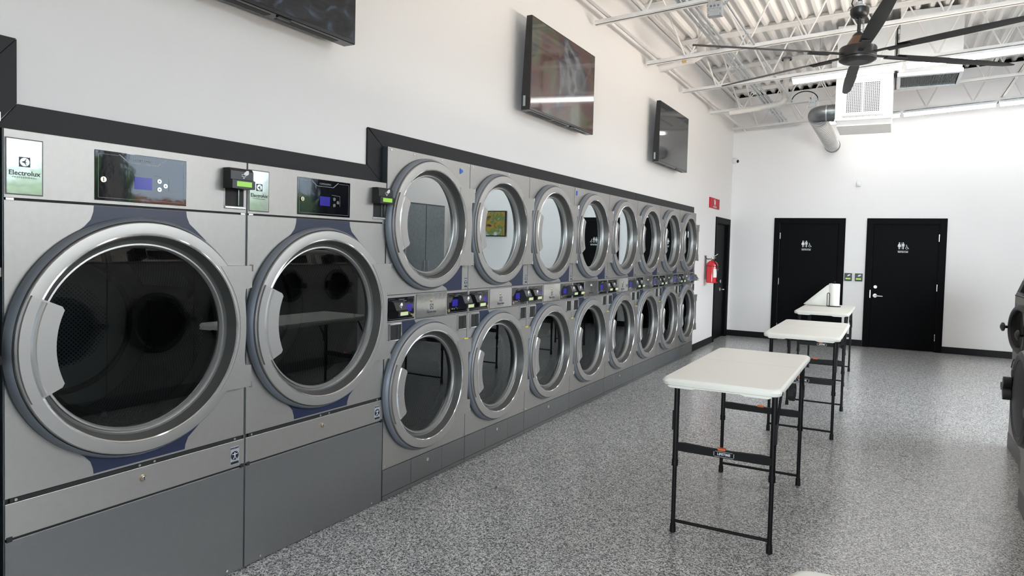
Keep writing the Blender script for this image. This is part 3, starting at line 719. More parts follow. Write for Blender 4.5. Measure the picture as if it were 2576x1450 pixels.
# ================================================================== DRYER PARTS
def ring_door(parent, cy, cz, ro, ra, rg, name, glass, hinge, handle_deg, yend):
    """round door: outer ring, bowl, glass, hinge plate, handle.  hinge = (y0, z0, z1, notch z0, notch z1)"""
    m = MB()
    rv = lambda pr, mt: m.revolve(pr, mt, (0, cy, cz), 'x', 96)
    rv([(ro, .0), (ro, .012)], 'cabinet_side'); rv([(ro, .012), (ro - .003, .024), (ro - .008, .034), (ro - .015, .042)], 'ring_edge'); rv([(ro - .015, .042), (ro - .017, .038)], 'slot_black')  # first band coloured dark as the shadow line around the ring
    rv([(ro - .017, .038), (ro - .019, .050), (ro - .022, .053)], 'ring_silver'); rv([(ro - .022, .053), (ro - .050, .0552), (ra + .008, .0550)], 'ring_silver')
    rv([(ra + .008, .0550), (ra + .003, .0565), (ra - .001, .053)], 'plate_gloss'); rv([(ra - .001, .053), (ra - .006, .040), (rg + .026, .012), (rg + .020, .008)], 'ring_bowl')
    rv([(rg + .020, .008), (rg + .014, .006)], 'ring_bowl')
    m.revolve([(rg + .014, .005), (rg + .012, .010), (rg + .006, .011), (rg + .003, .004), (rg, -.002), (rg, -.035), (rg + .03, -.04)], 'ring_silver', (0, cy, cz), 'x', 96)
    door = m.build(name, parent)
    g = MB(); g.disc(rg + .001, glass, (-.006, cy, cz), 'x', 72); g.build('door_glass', door, smooth=False)
    # hinge plate with curved left edge and a notch on the right
    hy, z0, z1, n0, n1 = hinge
    pts = []
    for i in range(13):
        z = z1 + (z0 - z1) * i / 12
        rr = ra + .006
        dz_ = abs(z - cz)
        yl = cy + math.sqrt(max(rr * rr - dz_ * dz_, 0)) if dz_ < rr else hy
        pts.append((max(hy, yl + .012) if yl > hy else hy, z))
    right = [(yend, z0), (yend, n0 - .004), (yend - .032, n0)]
    right += [(yend - .040 + .012 * math.sin(PI * i / 8), n0 + (n1 - n0) * i / 8) for i in range(1, 8)]
    right += [(yend - .032, n1), (yend, n1 + .004), (yend, z1)]
    m = MB(); m.prism(pts + right, .004, .0570, 'steel'); h_ = m.build('hinge_plate', door, smooth=False)
    for z in (z1 - .01, z0 + .01): m = MB(); m.box(.040, .0585, yend - .003, yend + .005, z - .015, z + .015, 'plate_gloss', .001); m.build('hinge_pin', h_, smooth=False)
    # handle: annular segment that overlaps the glass
    hd = math.radians(handle_deg); r0, r1 = ra * .824, ro - .026; m = MB(); n = 16
    outline = [(cy + r1 * math.cos(PI + a), cz + r1 * math.sin(PI + a)) for a in [-hd + 2 * hd * i / n for i in range(n + 1)]]
    hi = hd * .93
    c = .012
    inner = [(cy + (r0 + c) * math.cos(PI + hi * 1.07), cz + (r0 + c) * math.sin(PI + hi * 1.07))] + [(cy + r0 * math.cos(PI + a), cz + r0 * math.sin(PI + a)) for a in [hi - 2 * hi * i / n for i in range(n + 1)]] + [(cy + (r0 + c) * math.cos(PI - hi * 1.07), cz + (r0 + c) * math.sin(PI - hi * 1.07))]
    m.prism(outline + inner, .050, .0635, 'ring_silver')
    hn = m.build('door_handle', door, smooth=False)
    m = MB(); m.revolve([(ra + .010, .0634), (ra + .004, .0675), (ra - .004, .0675), (ra - .010, .0634)], 'chrome', (0, cy, cz), 'x', 20, PI - hd * .96, PI + hd * .96); m.build('handle_ridge', hn)
    # drum behind the glass
    m = MB(); m.revolve([(rg + .03, -.05), (rg + .035, -.10), (rg + .035, -.55)], 'perforated', (0, cy, cz), 'x', 64, uv=True)
    m.revolve([(rg + .03, -.041), (rg - .03, -.07), (rg + .01, -.12)], 'slot_black', (0, cy, cz), 'x', 64)
    dm = m.build('drum', parent)
    m = MB(); m.disc(rg + .035, 'drum_back', (-.555, cy, cz), 'x', 64); m.revolve([(rg * .86, -.55), (rg * .84, -.543), (rg * .80, -.543), (rg * .78, -.55)], 'slot_black', (0, cy, cz), 'x', 64)
    m.disc(rg * .52, 'perforated', (-.548, cy, cz), 'x', 48, uv=True); m.build('drum_back', dm)
    m = MB()
    for k in range(3):
        a = math.radians(20 + 120 * k); rr = rg + .034
        for s0 in (-1,):
            p = [(cy + rr * math.cos(a - .09), cz + rr * math.sin(a - .09)), (cy + rr * math.cos(a + .09), cz + rr * math.sin(a + .09)), (cy + rr * .80 * math.cos(a + .02), cz + rr * .80 * math.sin(a + .02)), (cy + rr * .80 * math.cos(a - .02), cz + rr * .80 * math.sin(a - .02))]
            m.prism(p, -.54, -.14, 'drum_back')
    m.build('drum_rib', dm, smooth=False)
    return door

def card_hand(m, y, z, s, x):
    """small white hand-with-card icon, facing +x"""
    c = 'ink_white'
    m.prism([(y - .1 * s, z + .30 * s), (y + .30 * s, z + .62 * s), (y + .62 * s, z + .62 * s), (y + .60 * s, z + .18 * s), (y + .30 * s, z - .02 * s), (y + .02 * s, z + .02 * s), (y - .14 * s, z + .12 * s)], x, x + .0008, c)
    for (a, b, p, q) in ((-.45, .15, -.20, -.14), (-.45, .15, .08, .12), (-.45, -.40, -.20, .12), (.10, .15, -.20, .12)):
        m.box(x, x + .0008, y + a * s, y + b * s, z + p * s, z + q * s, c)
    m.prism([(y - .30 * s, z - .30 * s), (y, z - .30 * s), (y - .15 * s, z - .48 * s)], x, x + .0008, c)

def logo_mark(m, y, z, s, ink, x, hollow=False):
    """square with a disc split by a pinwheel, s = half size"""
    m.box(x, x + .0006, y - s, y + s, z - s, z + s, ink)
    m.cyl((x + .0006, y, z), (x + .0010, y, z), s * .86, 'plate_gloss', seg=28)
    m.prism([(y - s * .62, z), (y - s * .05, z + s * .25), (y + s * .35, z + s * .80), (y + s * .12, z + s * .05), (y + s * .55, z - s * .1), (y + s * .12, z - s * .12), (y + s * .35, z - s * .80), (y - s * .05, z - s * .25)], x + .0010, x + .0014, ink)

def efficient_sticker(parent, y0, y1, z0, z1, x=.0012):
    m = MB(); m.box(0.0004, x, y0, y1, z0, z1, 'ink_grey'); yc = (y0 + y1) / 2; w_ = (y1 - y0) / 2; zc = (z0 + z1) / 2
    m.cyl((x, yc, zc), (x + .0005, yc, zc), w_ * .9, 'ink_dark', seg=24)
    m.tube([(x + .001, yc, zc + w_ * .3), (x + .001, yc, zc - w_ * .1)], w_ * .10, 'ink_white', 6)
    m.tube([(x + .001, yc - w_ * .6, zc + w_ * .35), (x + .001, yc, zc + w_ * .22), (x + .001, yc + w_ * .6, zc + w_ * .35)], w_ * .07, 'ink_white', 6)
    m.tube([(x + .001, yc - w_ * .35, zc - w_ * .7), (x + .001, yc, zc - w_ * .1), (x + .001, yc + w_ * .35, zc - w_ * .7)], w_ * .07, 'ink_white', 6)
    m.cyl((x + .0005, yc, zc + w_ * .5), (x + .001, yc, zc + w_ * .5), w_ * .14, 'ink_white', seg=10)
    m.box(x, x + .0005, y0 + .002, y1 - .002, z0 + .003, z0 + .014, 'ink_dark')
    m.text('EFFICIENT', w_ * .42, 'ink_dark', (x + .0006, yc, z1 - .007), bold=.0004)
    m.build('efficiency_sticker', parent, smooth=False)

# ------------------------------------------------------------------ large single dryers
def make_big():
    t = thing('tumble_dryer', 'x', 'dryer', (0, 0, 0), 0, 'large stainless dryers at the left')
    Wd = .937; cy, cz, ro, ra, rg = .455, 1.1245, .4640, .3950, .3512
    m = MB()
    m.plate_hole(.003, Wd - .003, .622, 1.624, cy, cz, ra, 0, 'steel')
    m.box(-.72, -.001, .0, .004, 0, 1.859, 'cabinet_side'); m.box(-.72, -.001, Wd - .004, Wd, 0, 1.859, 'cabinet_side')
    m.box(-.72, -.001, .004, Wd - .004, 1.852, 1.858, 'cabinet_side'); m.box(-.72, -.715, .004, Wd - .004, 0, 1.852, 'cabinet_side')
    m.box(-.03, -.006, .004, Wd - .004, .0, .66, 'slot_black'); m.box(-.03, -.006, .004, Wd - .004, 1.60, 1.85, 'slot_black')
    m.box(-.006, 0, .003, .0045, .62, 1.625, 'steel'); m.box(-.006, 0, Wd - .0045, Wd - .003, .62, 1.625, 'steel')
    m.build('cabinet', t, smooth=False)
    m = MB(); m.box(-.005, 0.002, .003, Wd - .003, 1.632, 1.859, 'steel', .0015); cp = m.build('control_panel', t, smooth=False)
    for y in (.02, Wd - .02): m = MB(); m.box(-.004, .003, y - .012, y + .012, 1.6235, 1.6325, 'chrome', .001); m.build('panel_clip', cp, smooth=False)
    # logo plate
    m = MB(); m.box(.002, .0035, .006, .118, 1.643, 1.832, 'ring_bowl', .0006); m.box(.0035, .0046, .010, .114, 1.647, 1.828, 'plate_gloss', .0004); lp = m.build('logo_plate', t, smooth=False)
    m = MB(); logo_mark(m, .062, 1.754, .0165, 'ink_dark', .0046); m.text('Electrolux', .0225, 'ink_dark', (.0047, .062, 1.716), bold=.0003); m.text('P R O F E S S I O N A L', .0072, 'ink_dark', (.0047, .062, 1.702)); m.build('lettering', lp, smooth=False)
    # display
    d0, d1, z0, z1 = .285, .643, 1.645, 1.829
    m = MB(); m.box(.0018, .0042, d0, d1, z0, z1, 'display_black', .0015); dp = m.build('display_panel', t, smooth=False)
    m = MB(); X = .0043; a, b, e, f_ = d0 + .012, d1 - .012, z0 + .010, z1 - .012; q = .0009
    for (y0_, y1_, u0, u1) in ((a, b, e, e + q), (a, a + q, e, f_), (b - q, b, e, f_), (a, d0 + .085, f_ - q, f_), (d1 - .085, b, f_ - q, f_)): m.box(X, X + .0005, y0_, y1_, u0, u1, 'ink_grey')
    m.prism([(d0 + .085, f_ + .004), (d0 + .090, f_ + .004), (d0 + .125, f_ - .022), (d0 + .120, f_ - .022)], X, X + .0006, 'ink_grey')
    m.prism([(d1 - .085, f_ + .004), (d1 - .090, f_ + .004), (d1 - .125, f_ - .022), (d1 - .120, f_ - .022)], X, X + .0006, 'ink_grey')
    m.box(X, X + .0006, d0 + .120, d1 - .120, f_ - .0235, f_ - .0215, 'ink_grey')
    m.text('COMPASSPRO', .0125, 'ink_grey', (X + .0003, (d0 + d1) / 2, f_ - .010)); m.build('display_outline', dp, smooth=False)
    m = MB(); m.box(.0042, .0050, d0 + .145, d0 + .213, 1.697, 1.744, 'screen_blue'); m.build('screen', dp, smooth=False)
    m = MB()
    for (y_, z_) in ((.243, 1.735), (.243, 1.703), (.268, 1.719)): m.cyl((.0042, d0 + y_, z_), (.0058, d0 + y_, z_), .0088, 'plate_gloss', seg=16); m.cyl((.0058, d0 + y_, z_), (.0062, d0 + y_, z_), .0042, 'ink_dark', seg=3)
    m.tube([(.0046, d0 + .225, 1.756), (.0046, d0 + .283, 1.752), (.0046, d0 + .283, 1.700)], .0008, 'ink_grey', 6); m.build('button', dp)
    m = MB(); m.cyl((.0042, d0 + .028, 1.722), (.010, d0 + .028, 1.722), .0105, 'brass', seg=20); m.box(.010, .0105, d0 + .0265, d0 + .0295, 1.715, 1.729, 'ink_dark'); m.build('key_lock', dp)
    # card reader and slot
    r0, r1 = .816, .932
    m = MB(); m.box(.0021, .0032, .820, .929, 1.648, 1.742, 'ring_silver', .0005); m.box(.0032, .004, .825, .918, 1.660, 1.742, 'slot_black'); m.box(.0032, .010, .821, .926, 1.649, 1.659, 'chrome', .002); m.box(.004, .012, .885, .888, 1.664, 1.735, 'plate_gloss')
    m.build('card_slot', t, smooth=False)
    m = MB(); m.prism([(.002, 1.736), (.062, 1.736), (.062, 1.772), (.050, 1.776), (.050, 1.812), (.040, 1.825), (.002, 1.825)], r0, r1, 'reader_black', 'xz')
    rd = m.build('card_reader', t, smooth=False)
    m = MB(); m.box(.062, .0632, r0 + .022, r1 - .018, 1.745, 1.767, 'screen_green'); m.build('reader_screen', rd, smooth=False)
    m = MB(); card_hand(m, (r0 + r1) / 2 + .012, 1.796, .034, .0505); m.build('reader_icon', rd, smooth=False)
    # navy accents above and below the door
    arc = [(cy + .435 * math.cos(a), cz + .435 * math.sin(a)) for a in [math.radians(125 - 74 * i / 16) for i in range(17)]]
    U = [(.285, 1.6235), (.283, 1.600), (.274, 1.572), (.252, 1.546), (.215, 1.517)] + arc + [(.735, 1.505), (.690, 1.546), (.660, 1.572), (.648, 1.600), (.645, 1.6235)]
    m = MB(); m.prism(U, .0003, .0016, 'navy'); m.build('accent_panel', t, smooth=False)
    m = MB(); m.prism([(y, 2.249 - z + (.004 if z > 1.6 else 0)) for y, z in U], .0003, .0016, 'navy'); m.build('accent_panel', t, smooth=False)
    ring_door(t, cy, cz, ro, ra, rg, 'door', 'door_glass_dark', (.768, .854, 1.397, .955, 1.295), 24.8, .925)
    # lint drawer, strip and base
    m = MB(); m.box(-.004, .0015, .018, .912, .6065, .6205, 'slot_black'); m.build('drawer_gap', t, smooth=False)
    m = MB()
    for y in (.035, .455, .515, .885): m.cyl((.0015, y, .6135), (.004, y, .6135), .005, 'ring_silver', seg=10); m.build('screw', t); m = MB()
    m = MB(); m.box(-.004, .004, .003, Wd - .003, .4855, .605, 'steel', .0015); dw = m.build('lint_drawer', t, smooth=False)
    m = MB(); m.cyl((.004, .468, .560), (.010, .468, .560), .0125, 'brass', seg=20); m.cyl((.010, .468, .560), (.0135, .468, .560), .008, 'chrome', seg=16); m.box(.0135, .014, .4665, .4695, .553, .567, 'ink_dark'); m.build('key_lock', dw)
    efficient_sticker(dw, .862, .906, .4985, .5800, .0050)
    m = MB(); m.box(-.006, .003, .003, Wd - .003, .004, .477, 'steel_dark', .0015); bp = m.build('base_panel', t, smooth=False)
    for y in (.015, Wd - .015): m = MB(); m.box(-.003, .006, y - .009, y + .009, .474, .492, 'slot_black', .001); m.build('panel_clip', bp, smooth=False)
    m = MB()
    for y in (.09, .40, .85): m.cyl((.003, y, .022), (.0055, y, .022), .0055, 'chrome', seg=10); m.build('screw', bp); m = MB()
    return t
UA, UB = 1.131, 2.070
big = make_big(); big.location = (0, UA, 0); big['label'] = 'largest looking stainless dryer at the left edge, nearest to the camera'
dup(big, (0, UB, 0), 'second large stainless dryer, right beside the stacked dryers')

# ------------------------------------------------------------------ stacked dryers
W_S = .8475
def make_stack():
    t = thing('stacked_dryer', 'x', 'dryer', (0, 0, 0), 0, 'stacked stainless dryers along the left wall')
    Wd = W_S - .002; ro, ra, rg = .4100, .3370, .2960; cy = .388; cu, cl = 1.6360, .6310
    m = MB()
    m.plate_hole(.002, Wd - .002, 1.212, 2.070, cy, cu, ra, 0, 'steel'); m.plate_hole(.002, Wd - .002, .185, 1.049, cy, cl, ra, 0, 'steel')
    m.box(-.72, -.0005, .0, .003, .0, 2.070, 'cabinet_side'); m.box(-.72, -.0005, Wd - .003, Wd, .0, 2.070, 'steel_dark')
    m.box(-.72, -.0005, .003, Wd - .003, 2.064, 2.070, 'cabinet_side'); m.box(-.72, -.715, .003, Wd - .003, 0, 2.064, 'cabinet_side')
    m.box(-.03, -.006, .003, Wd - .003, .0, .22, 'slot_black'); m.box(-.03, -.006, .003, Wd - .003, 1.03, 1.24, 'slot_black')
    m.build('cabinet', t, smooth=False)
    m = MB()
    for (y, z) in ((.03, 2.055), (.24, 2.055), (.52, 2.055), (.825, 2.055), (.825, 1.218), (.012, 1.222), (.02, .20), (.83, .20)): m.cyl((0, y, z), (.003, y, z), .006, 'chrome', seg=10); m.build('screw', t); m = MB()
    ring_door(t, cy, cu, ro, ra, rg, 'upper_door', 'door_glass', (.655, 1.378, 1.896, 1.468, 1.801), 27, .828)
    ring_door(t, cy, cl, ro, ra, rg, 'lower_door', 'door_glass', (.655, .368, .878, .46, .785), 27, .822)
    # navy accents
    m = MB(); m.prism([(.772, 1.213), (.772, 1.372), (.70, 1.40), (.56, 1.33), (.50, 1.27), (.575, 1.240), (.598, 1.230), (.608, 1.213)], .0003, .0016, 'navy'); m.build('accent_panel', t, smooth=False)
    m = MB(); m.prism([(.152, 1.048), (.150, .93), (.135, .895), (.108, .862), (.100, .80)] + [(cy + .375 * math.cos(a), cl + .375 * math.sin(a)) for a in [math.radians(150 - 55 * i / 10) for i in range(11)]] + [(.36, 1.012), (.325, 1.015), (.285, 1.026), (.268, 1.048)], .0003, .0016, 'navy'); m.build('accent_panel', t, smooth=False)
    efficient_sticker(t, .803, .838, 1.224, 1.293)
    # middle band
    m = MB(); m.box(-.005, .0015, .002, Wd - .002, 1.0515, 1.2085, 'steel', .001); m.build('control_panel', t, smooth=False)
    m = MB(); m.box(.0015, .003, .280, .596, 1.054, 1.203, 'ring_bowl', .0006); m.box(.003, .0042, .283, .593, 1.057, 1.200, 'plate_gloss', .0004); lp = m.build('logo_plate', t, smooth=False)
    m = MB(); logo_mark(m, .438, 1.119, .0165, 'ink_dark', .0042); m.text('Electrolux', .0235, 'ink_dark', (.0043, .438, 1.086), bold=.0003); m.text('P R O F E S S I O N A L', .0072, 'ink_dark', (.0043, .438, 1.071)); m.build('lettering', lp, smooth=False)
    m = MB(); m.cyl((.0042, .438, 1.158), (.009, .438, 1.158), .0125, 'brass', seg=20); m.cyl((.009, .438, 1.158), (.012, .438, 1.158), .008, 'chrome', seg=14); m.build('key_lock', lp)
    for k in (0, 1):
        y0, y1 = ((.022, .264), (.609, .842))[k]
        m = MB(); m.box(.0014, .0036, y0, y1, 1.058, 1.194, 'display_black', .0015); dp = m.build('display_panel', t, smooth=False)
        m = MB(); X = .0037; a, b, e, f_ = y0 + .008, y1 - .008, 1.066, 1.186; q = .0008
        for (p0, p1, u0, u1) in ((a, b, e, e + q), (a, a + q, e, f_), (b - q, b, e, f_), (a, a + .055, f_ - q, f_), (b - .055, b, f_ - q, f_), (a + .07, b - .07, f_ - .016, f_ - .014)): m.box(X, X + .0004, p0, p1, u0, u1, 'ink_grey')
        m.text('COMPASSPRO', .008, 'ink_grey', (X + .0003, (y0 + y1) / 2, f_ - .006)); m.build('display_outline', dp, smooth=False)
        s0 = y0 + (.152 if k == 0 else .054)
        m = MB(); m.box(.0036, .0046, s0, s0 + .064, 1.104, 1.150, 'screen_blue'); m.build('screen', dp, smooth=False)
        m = MB()
        for i, (p, z_) in enumerate(((0, 1.088), (.022, 1.088), (.044, 1.094), (.060, 1.086))): m.cyl((.0036, s0 + p, z_), (.005, s0 + p, z_), .0065, 'plate_gloss', seg=12)
        m.build('button', dp)
        kp = (y1 - .014, 1.079) if k == 0 else (y0 + .012, 1.079)
        m = MB(); m.cyl((.0036, kp[0], kp[1]), (.010, kp[0], kp[1]), .0105, 'brass', seg=18); m.build('key_lock', dp)
        # card reader
        r0, r1 = ((.030, .128), (.730, .826))[k]
        m = MB(); m.prism([(.0036, 1.078), (.075, 1.090), (.078, 1.118), (.060, 1.124), (.040, 1.168), (.026, 1.176), (.0036, 1.176)], r0, r1, 'reader_black', 'xz'); rd = m.build('card_reader', t, smooth=False)
        m = MB(); m.prism([(.0765, 1.094), (.0775, 1.094), (.0790, 1.115), (.0778, 1.115)], r0 + .016, r1 - .014, 'screen_pale', 'xz'); m.build('reader_screen', rd, smooth=False)
        m = MB(); card_hand(m, (r0 + r1) / 2 + .004, 0, .030, 0); m.bm.transform(Matrix.Translation((.0505, 0, 1.1475)) @ Matrix.Rotation(math.radians(-24.4), 4, 'Y')); m.build('reader_icon', rd, smooth=False)
        # card slot below
        c0, c1 = ((.034, .148), (.729, .838))[k]
        m = MB(); fr = .009
        for (p0, p1, u0, u1) in ((c0, c1, .935, .935 + fr), (c0, c1, 1.040 - fr, 1.040), (c0, c0 + fr, .935, 1.040), (c1 - fr, c1, .935, 1.040)): m.box(.0, .008, p0, p1, u0, u1, 'plate_gloss', .002)
        m.box(.0002, .003, c0 + fr, c1 - fr, .935 + fr, 1.040 - fr, 'slot_black'); m.box(.003, .007, c1 - fr - .030, c1 - fr - .026, .950, 1.028, 'ring_bowl'); m.build('card_slot', t, smooth=False)
    # lower panels
    for (p0, p1) in ((.002, .2635), (.2655, .5815), (.5835, Wd - .002)):
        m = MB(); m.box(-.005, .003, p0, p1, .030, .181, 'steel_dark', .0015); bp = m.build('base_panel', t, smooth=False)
        if p0 > .2 and p0 < .3:
            m = MB(); m.cyl((.003, .424, .138), (.008, .424, .138), .0115, 'chrome', seg=18); m.cyl((.008, .424, .138), (.0095, .424, .138), .006, 'brass', seg=12); m.build('key_lock', bp)
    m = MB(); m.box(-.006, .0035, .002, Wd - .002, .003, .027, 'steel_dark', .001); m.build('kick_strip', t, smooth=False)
    return t
Y0S = 3.0104
st = make_stack(); st.location = (0, Y0S + .001, 0)
ordn = ['first', 'second', 'third', 'fourth', 'fifth', 'sixth', 'seventh', 'last']
st['label'] = 'first stacked dryer after the large ones, blue tape at its upper right'
exs = ['', ' , its upper glass mirroring a small screen', ' with pale grey reflection in upper glass', '', '', '', '', '']
for i in range(1, 8):
    lab = ['', 'second stacked dryer from the large ones, pale upper glass', 'third stacked dryer from the large ones, grey upper glass', 'fourth stacked dryer, with blue tape at its upper left corner', 'fifth stacked dryer from the large ones', 'sixth stacked dryer from the large ones, third from the far end', 'seventh stacked dryer, second from the far end', 'last stacked dryer at the far end, beside the red extinguisher'][i]
    dup(st, (0, Y0S + i * W_S + .001, 0), lab)
dup(st, (0, UA - W_S - .014, 0), 'stacked dryer cut off by the left edge of the picture')

# painter's tape pieces on machines
def tape(y, z, pts, m_, label, x=.0020):
    m = MB(); m.prism([(a, b) for a, b in pts], 0, .0008, m_); o = m.build('masking_tape', smooth=False, loc=(x, y, z)); tag(o, label, 'tape')
tape(3.735, 1.99, [(0, 0), (-.002, .040), (.010, .034), (.032, .030), (.034, .018), (.018, .008)], 'tape_blue', 'torn blue tape on the first stacked dryer')
tape(Y0S + 3 * W_S + .035, 1.995, [(0, 0), (-.002, .042), (.030, .044), (.028, .006)], 'tape_blue', 'small blue tape at top of the fourth stacked dryer')
tape(Y0S + 7 * W_S - .02, .06, [(0, 0), (0, .04), (.020, .042), (.020, .002)], 'tape_blue', 'tiny blue tape low on the seventh stacked dryer', .0045)
tape(1.008, 1.415, [(0, 0), (0, .02), (.062, .028), (.060, .004)], 'tape_blue', 'blue tape on the dryer at the left picture edge', .0605)
for i in range(8):
    y = Y0S + i * W_S + .74
    m = MB(); m.box(.0, .010, 0, .045, 0, .007, 'tape_yellow', .001)
    o = m.build('yellow_tag', smooth=False, loc=(.046, y, .879)); tag(o, 'small yellow tag on the lower hinge of the %s stacked dryer' % ordn[i], 'tag', 'yellow tags on the lower hinges')

# ================================================================== TELEVISIONS
def tv(yl, yr, z0, z1, xf, scr, label):
    w_ = yr - yl
    t = thing('television', label, 'television', (WX, yl, z0), 0, 'televisions on the left wall')
    d_ = xf - WX
    m = MB(); m.prism([(d_ - .075, .0), (d_ - .004, .0), (d_, .003), (d_, z1 - z0), (d_ - .045, z1 - z0), (d_ - .052, z1 - z0 - .12), (d_ - .075, .12)], 0, w_, 'tv_black', 'xz'); b_ = m.build('tv_case', t, smooth=False)
    m = MB(); m.box(d_ - .0002, d_ + .0012, .008, w_ - .008, .020, z1 - z0 - .008, scr); m.build('screen', t, smooth=False)
    m = MB(); m.box(0, d_ - .07, w_ * .35, w_ * .65, .12, .42, 'tv_black', .003); m.build('wall_bracket', t, smooth=False)
    m = MB()
    for (a, b) in ((.06, .36), (.40, .60), (.64, .93)): m.box(d_ - .066, d_ - .028, a * w_, b * w_, -.0012, .001, 'slot_black')
    m.build('speaker_vent', b_, smooth=False)
    m = MB(); m.box(d_ - .024, d_ - .006, w_ * .62, w_ * .68, -.008, .0, 'reader_black', .002); m.build('sensor_bump', b_, smooth=False)
    m = MB(); m.box(d_ - .060, d_ - .040, -.0012, .0, .03, .11, 'ink_grey'); m.build('side_label', b_, smooth=False)
    return t
tv(1.37, 2.630, 2.53, 3.25, .10, 'tv_screen_blue', 'wall television cut off by the top of the picture')
tv(4.495, 5.700, 2.560, 3.272, .10, 'tv_screen_swirl', 'middle wall television with faint colourful swirls on its screen')
tv(7.640, 8.855, 2.560, 3.274, .10, 'tv_screen_dark', 'farthest wall television with a dark screen')
t = thing('television', 'small wall television on the far wall mirrored in the dryer glass', 'television', (4.75, Y_FAR, 1.72))
m = MB(); m.box(0, .62, -.06, -.015, 0, .55, 'tv_black', .004); m.build('tv_case', t, smooth=False)
m = MB(); m.box(.02, .60, -.0615, -.0595, .02, .53, 'tv_screen_photo'); m.build('screen', t, smooth=False)
m = MB(); m.box(.2, .42, -.015, 0, .15, .4, 'tv_black'); m.build('wall_bracket', t, smooth=False)

# ================================================================== SMALL WALL THINGS
for i, (x0, lab) in enumerate(((1.873, 'black card reader nearest the left restroom door'), (2.034, 'black card reader nearest the right restroom door'))):
    t = thing('access_reader', lab, 'card reader', (x0, Y_FAR, 1.085), 0, 'card readers between the restroom doors')
    m = MB(); m.box(0, .112, -.018, 0, 0, .130, 'leg_black', .002); m.box(.004, .108, -.024, -.018, .004, .126, 'reader_black', .002); m.build('housing', t, smooth=False)
    m = MB(); m.box(.016, .092, -.0262, -.024, .026, .052, 'screen_green'); m.build('screen', t, smooth=False)
    m = MB(); m.prism([(.040, .078), (.052, .104), (.084, .112), (.090, .098), (.064, .082)], -.0262, -.024, 'ink_white', 'xz'); m.box(.02, .09, -.032, -.024, .060, .068, 'reader_black', .001); m.box(.018, .094, -.03, -.024, .008, .016, 'slot_black', .001); m.build('icon', t, smooth=False)
m = MB(); m.box(1.992, 2.066, Y_FAR - .045, Y_FAR, 2.662, 2.748, 'white_plastic', .012); m.box(2.008, 2.050, Y_FAR - .052, Y_FAR - .044, 2.672, 2.712, 'duct_white', .003)
tag(m.build('motion_sensor'), 'small white motion sensor high on the far wall', 'sensor')
t = thing('security_camera', 'small white camera in the corner above the left wall door', 'camera', (0.0, 12.30, 3.16))
m = MB(); m.cyl((-.045, .055, 0), (.0, .04, 0), .045, 'white_plastic', seg=20); m.cyl((0, .04, 0), (.02, 0, -.005), .010, 'white_plastic'); m.build('mount', t)
m = MB(); m.cyl((-.02, .01, 0), (.055, -.045, -.02), .050, 'white_plastic', r2=.043, seg=24); m.build('camera_body', t)
m = MB(); m.cyl((.055, -.045, -.02), (.060, -.048, -.021), .027, 'slot_black', seg=16); m.build('lens', t)
# extinguisher sign
t = thing('extinguisher_sign', 'red fire extinguisher sign on the left wall above the door', 'sign', (WX, 10.72, 2.222))
m = MB(); m.box(0, .018, 0, .70 * .92, 0, .165, 'red_sign', .002); m.build('sign_board', t, smooth=False)
m = MB(); q = .0186
yc = .32
m.cyl((q - .0004, yc, 0.09), (q + .0006, yc, .09), .001, 'ink_white', seg=8)
m.prism([(yc - .045, .062), (yc + .045, .062), (yc + .045, .115), (yc + .02, .130), (yc - .02, .130), (yc - .045, .115)], q, q + .0008, 'ink_white'); m.tube([(q, yc + .02, .135), (q, yc - .02, .146), (q, yc - .075, .120)], .004, 'ink_white', 6)
m.text('FIRE', .030, 'ink_white', (q, yc, .046), bold=.0008); m.text('EXTINGUISHER', .034, 'ink_white', (q, yc, .022), bold=.0008)
m.build('lettering', t, smooth=False)
# fire extinguisher
t = thing('fire_extinguisher', 'red fire extinguisher hanging between the last dryer and the door', 'extinguisher', (.065, 10.60, 1.022))
r = .088
m = MB(); m.revolve([(0, 0), (r - .012, 0), (r, .012), (r, .285), (r - .012, .318), (.045, .345), (.022, .352), (.020, .365), (0, .365)], 'red', (0, 0, 0), 'z', 36); m.build('cylinder', t)
m = MB(); m.cyl((0, 0, .36), (0, 0, .395), .020, 'chrome', seg=16); m.cyl((0, -.03, .378), (.0, -.045, .378), .014, 'brass', seg=12); m.build('valve', t)
m = MB(); m.tube([(0, .0, .39), (.01, .03, .41), (.03, .13, .44), (.035, .19, .455)], .006, 'chrome', 8); m.tube([(0, 0, .385), (.01, .05, .39), (.025, .12, .395)], .006, 'chrome', 8); m.build('lever', t)
m = MB(); m.tube([(.0, -.02, .375), (.04, -.06, .36), (.085, -.05, .28), (.092, -.03, .16), (.090, -.03, .06)], .009, 'leg_black', 10); m.cyl((.090, -.03, .07), (.090, -.03, .02), .013, 'leg_black', seg=12); m.build('hose', t)
m = MB(); m.revolve([(r + .0015, .09), (r + .0015, .225)], 'paper', (0, 0, 0), 'z', 20, -1.1, .75); m.build('label_band', t)
m = MB(); m.revolve([(r + .003, .262), (r + .003, .270)], 'leg_black', (0, 0, 0), 'z', 36)
m.build('strap', t)
m = MB(); m.box(-.114, -.100, -.035, .035, .05, .43, 'steel_dark', .002); m.box(-.10, -.02, -.012, .012, .37, .384, 'steel_dark', .001); m.tube([(-.1, -.10, .42), (-.05, -.10, .37), (-.0, -.04, .38)], .004, 'leg_black', 6); m.build('wall_hook', t, smooth=False)

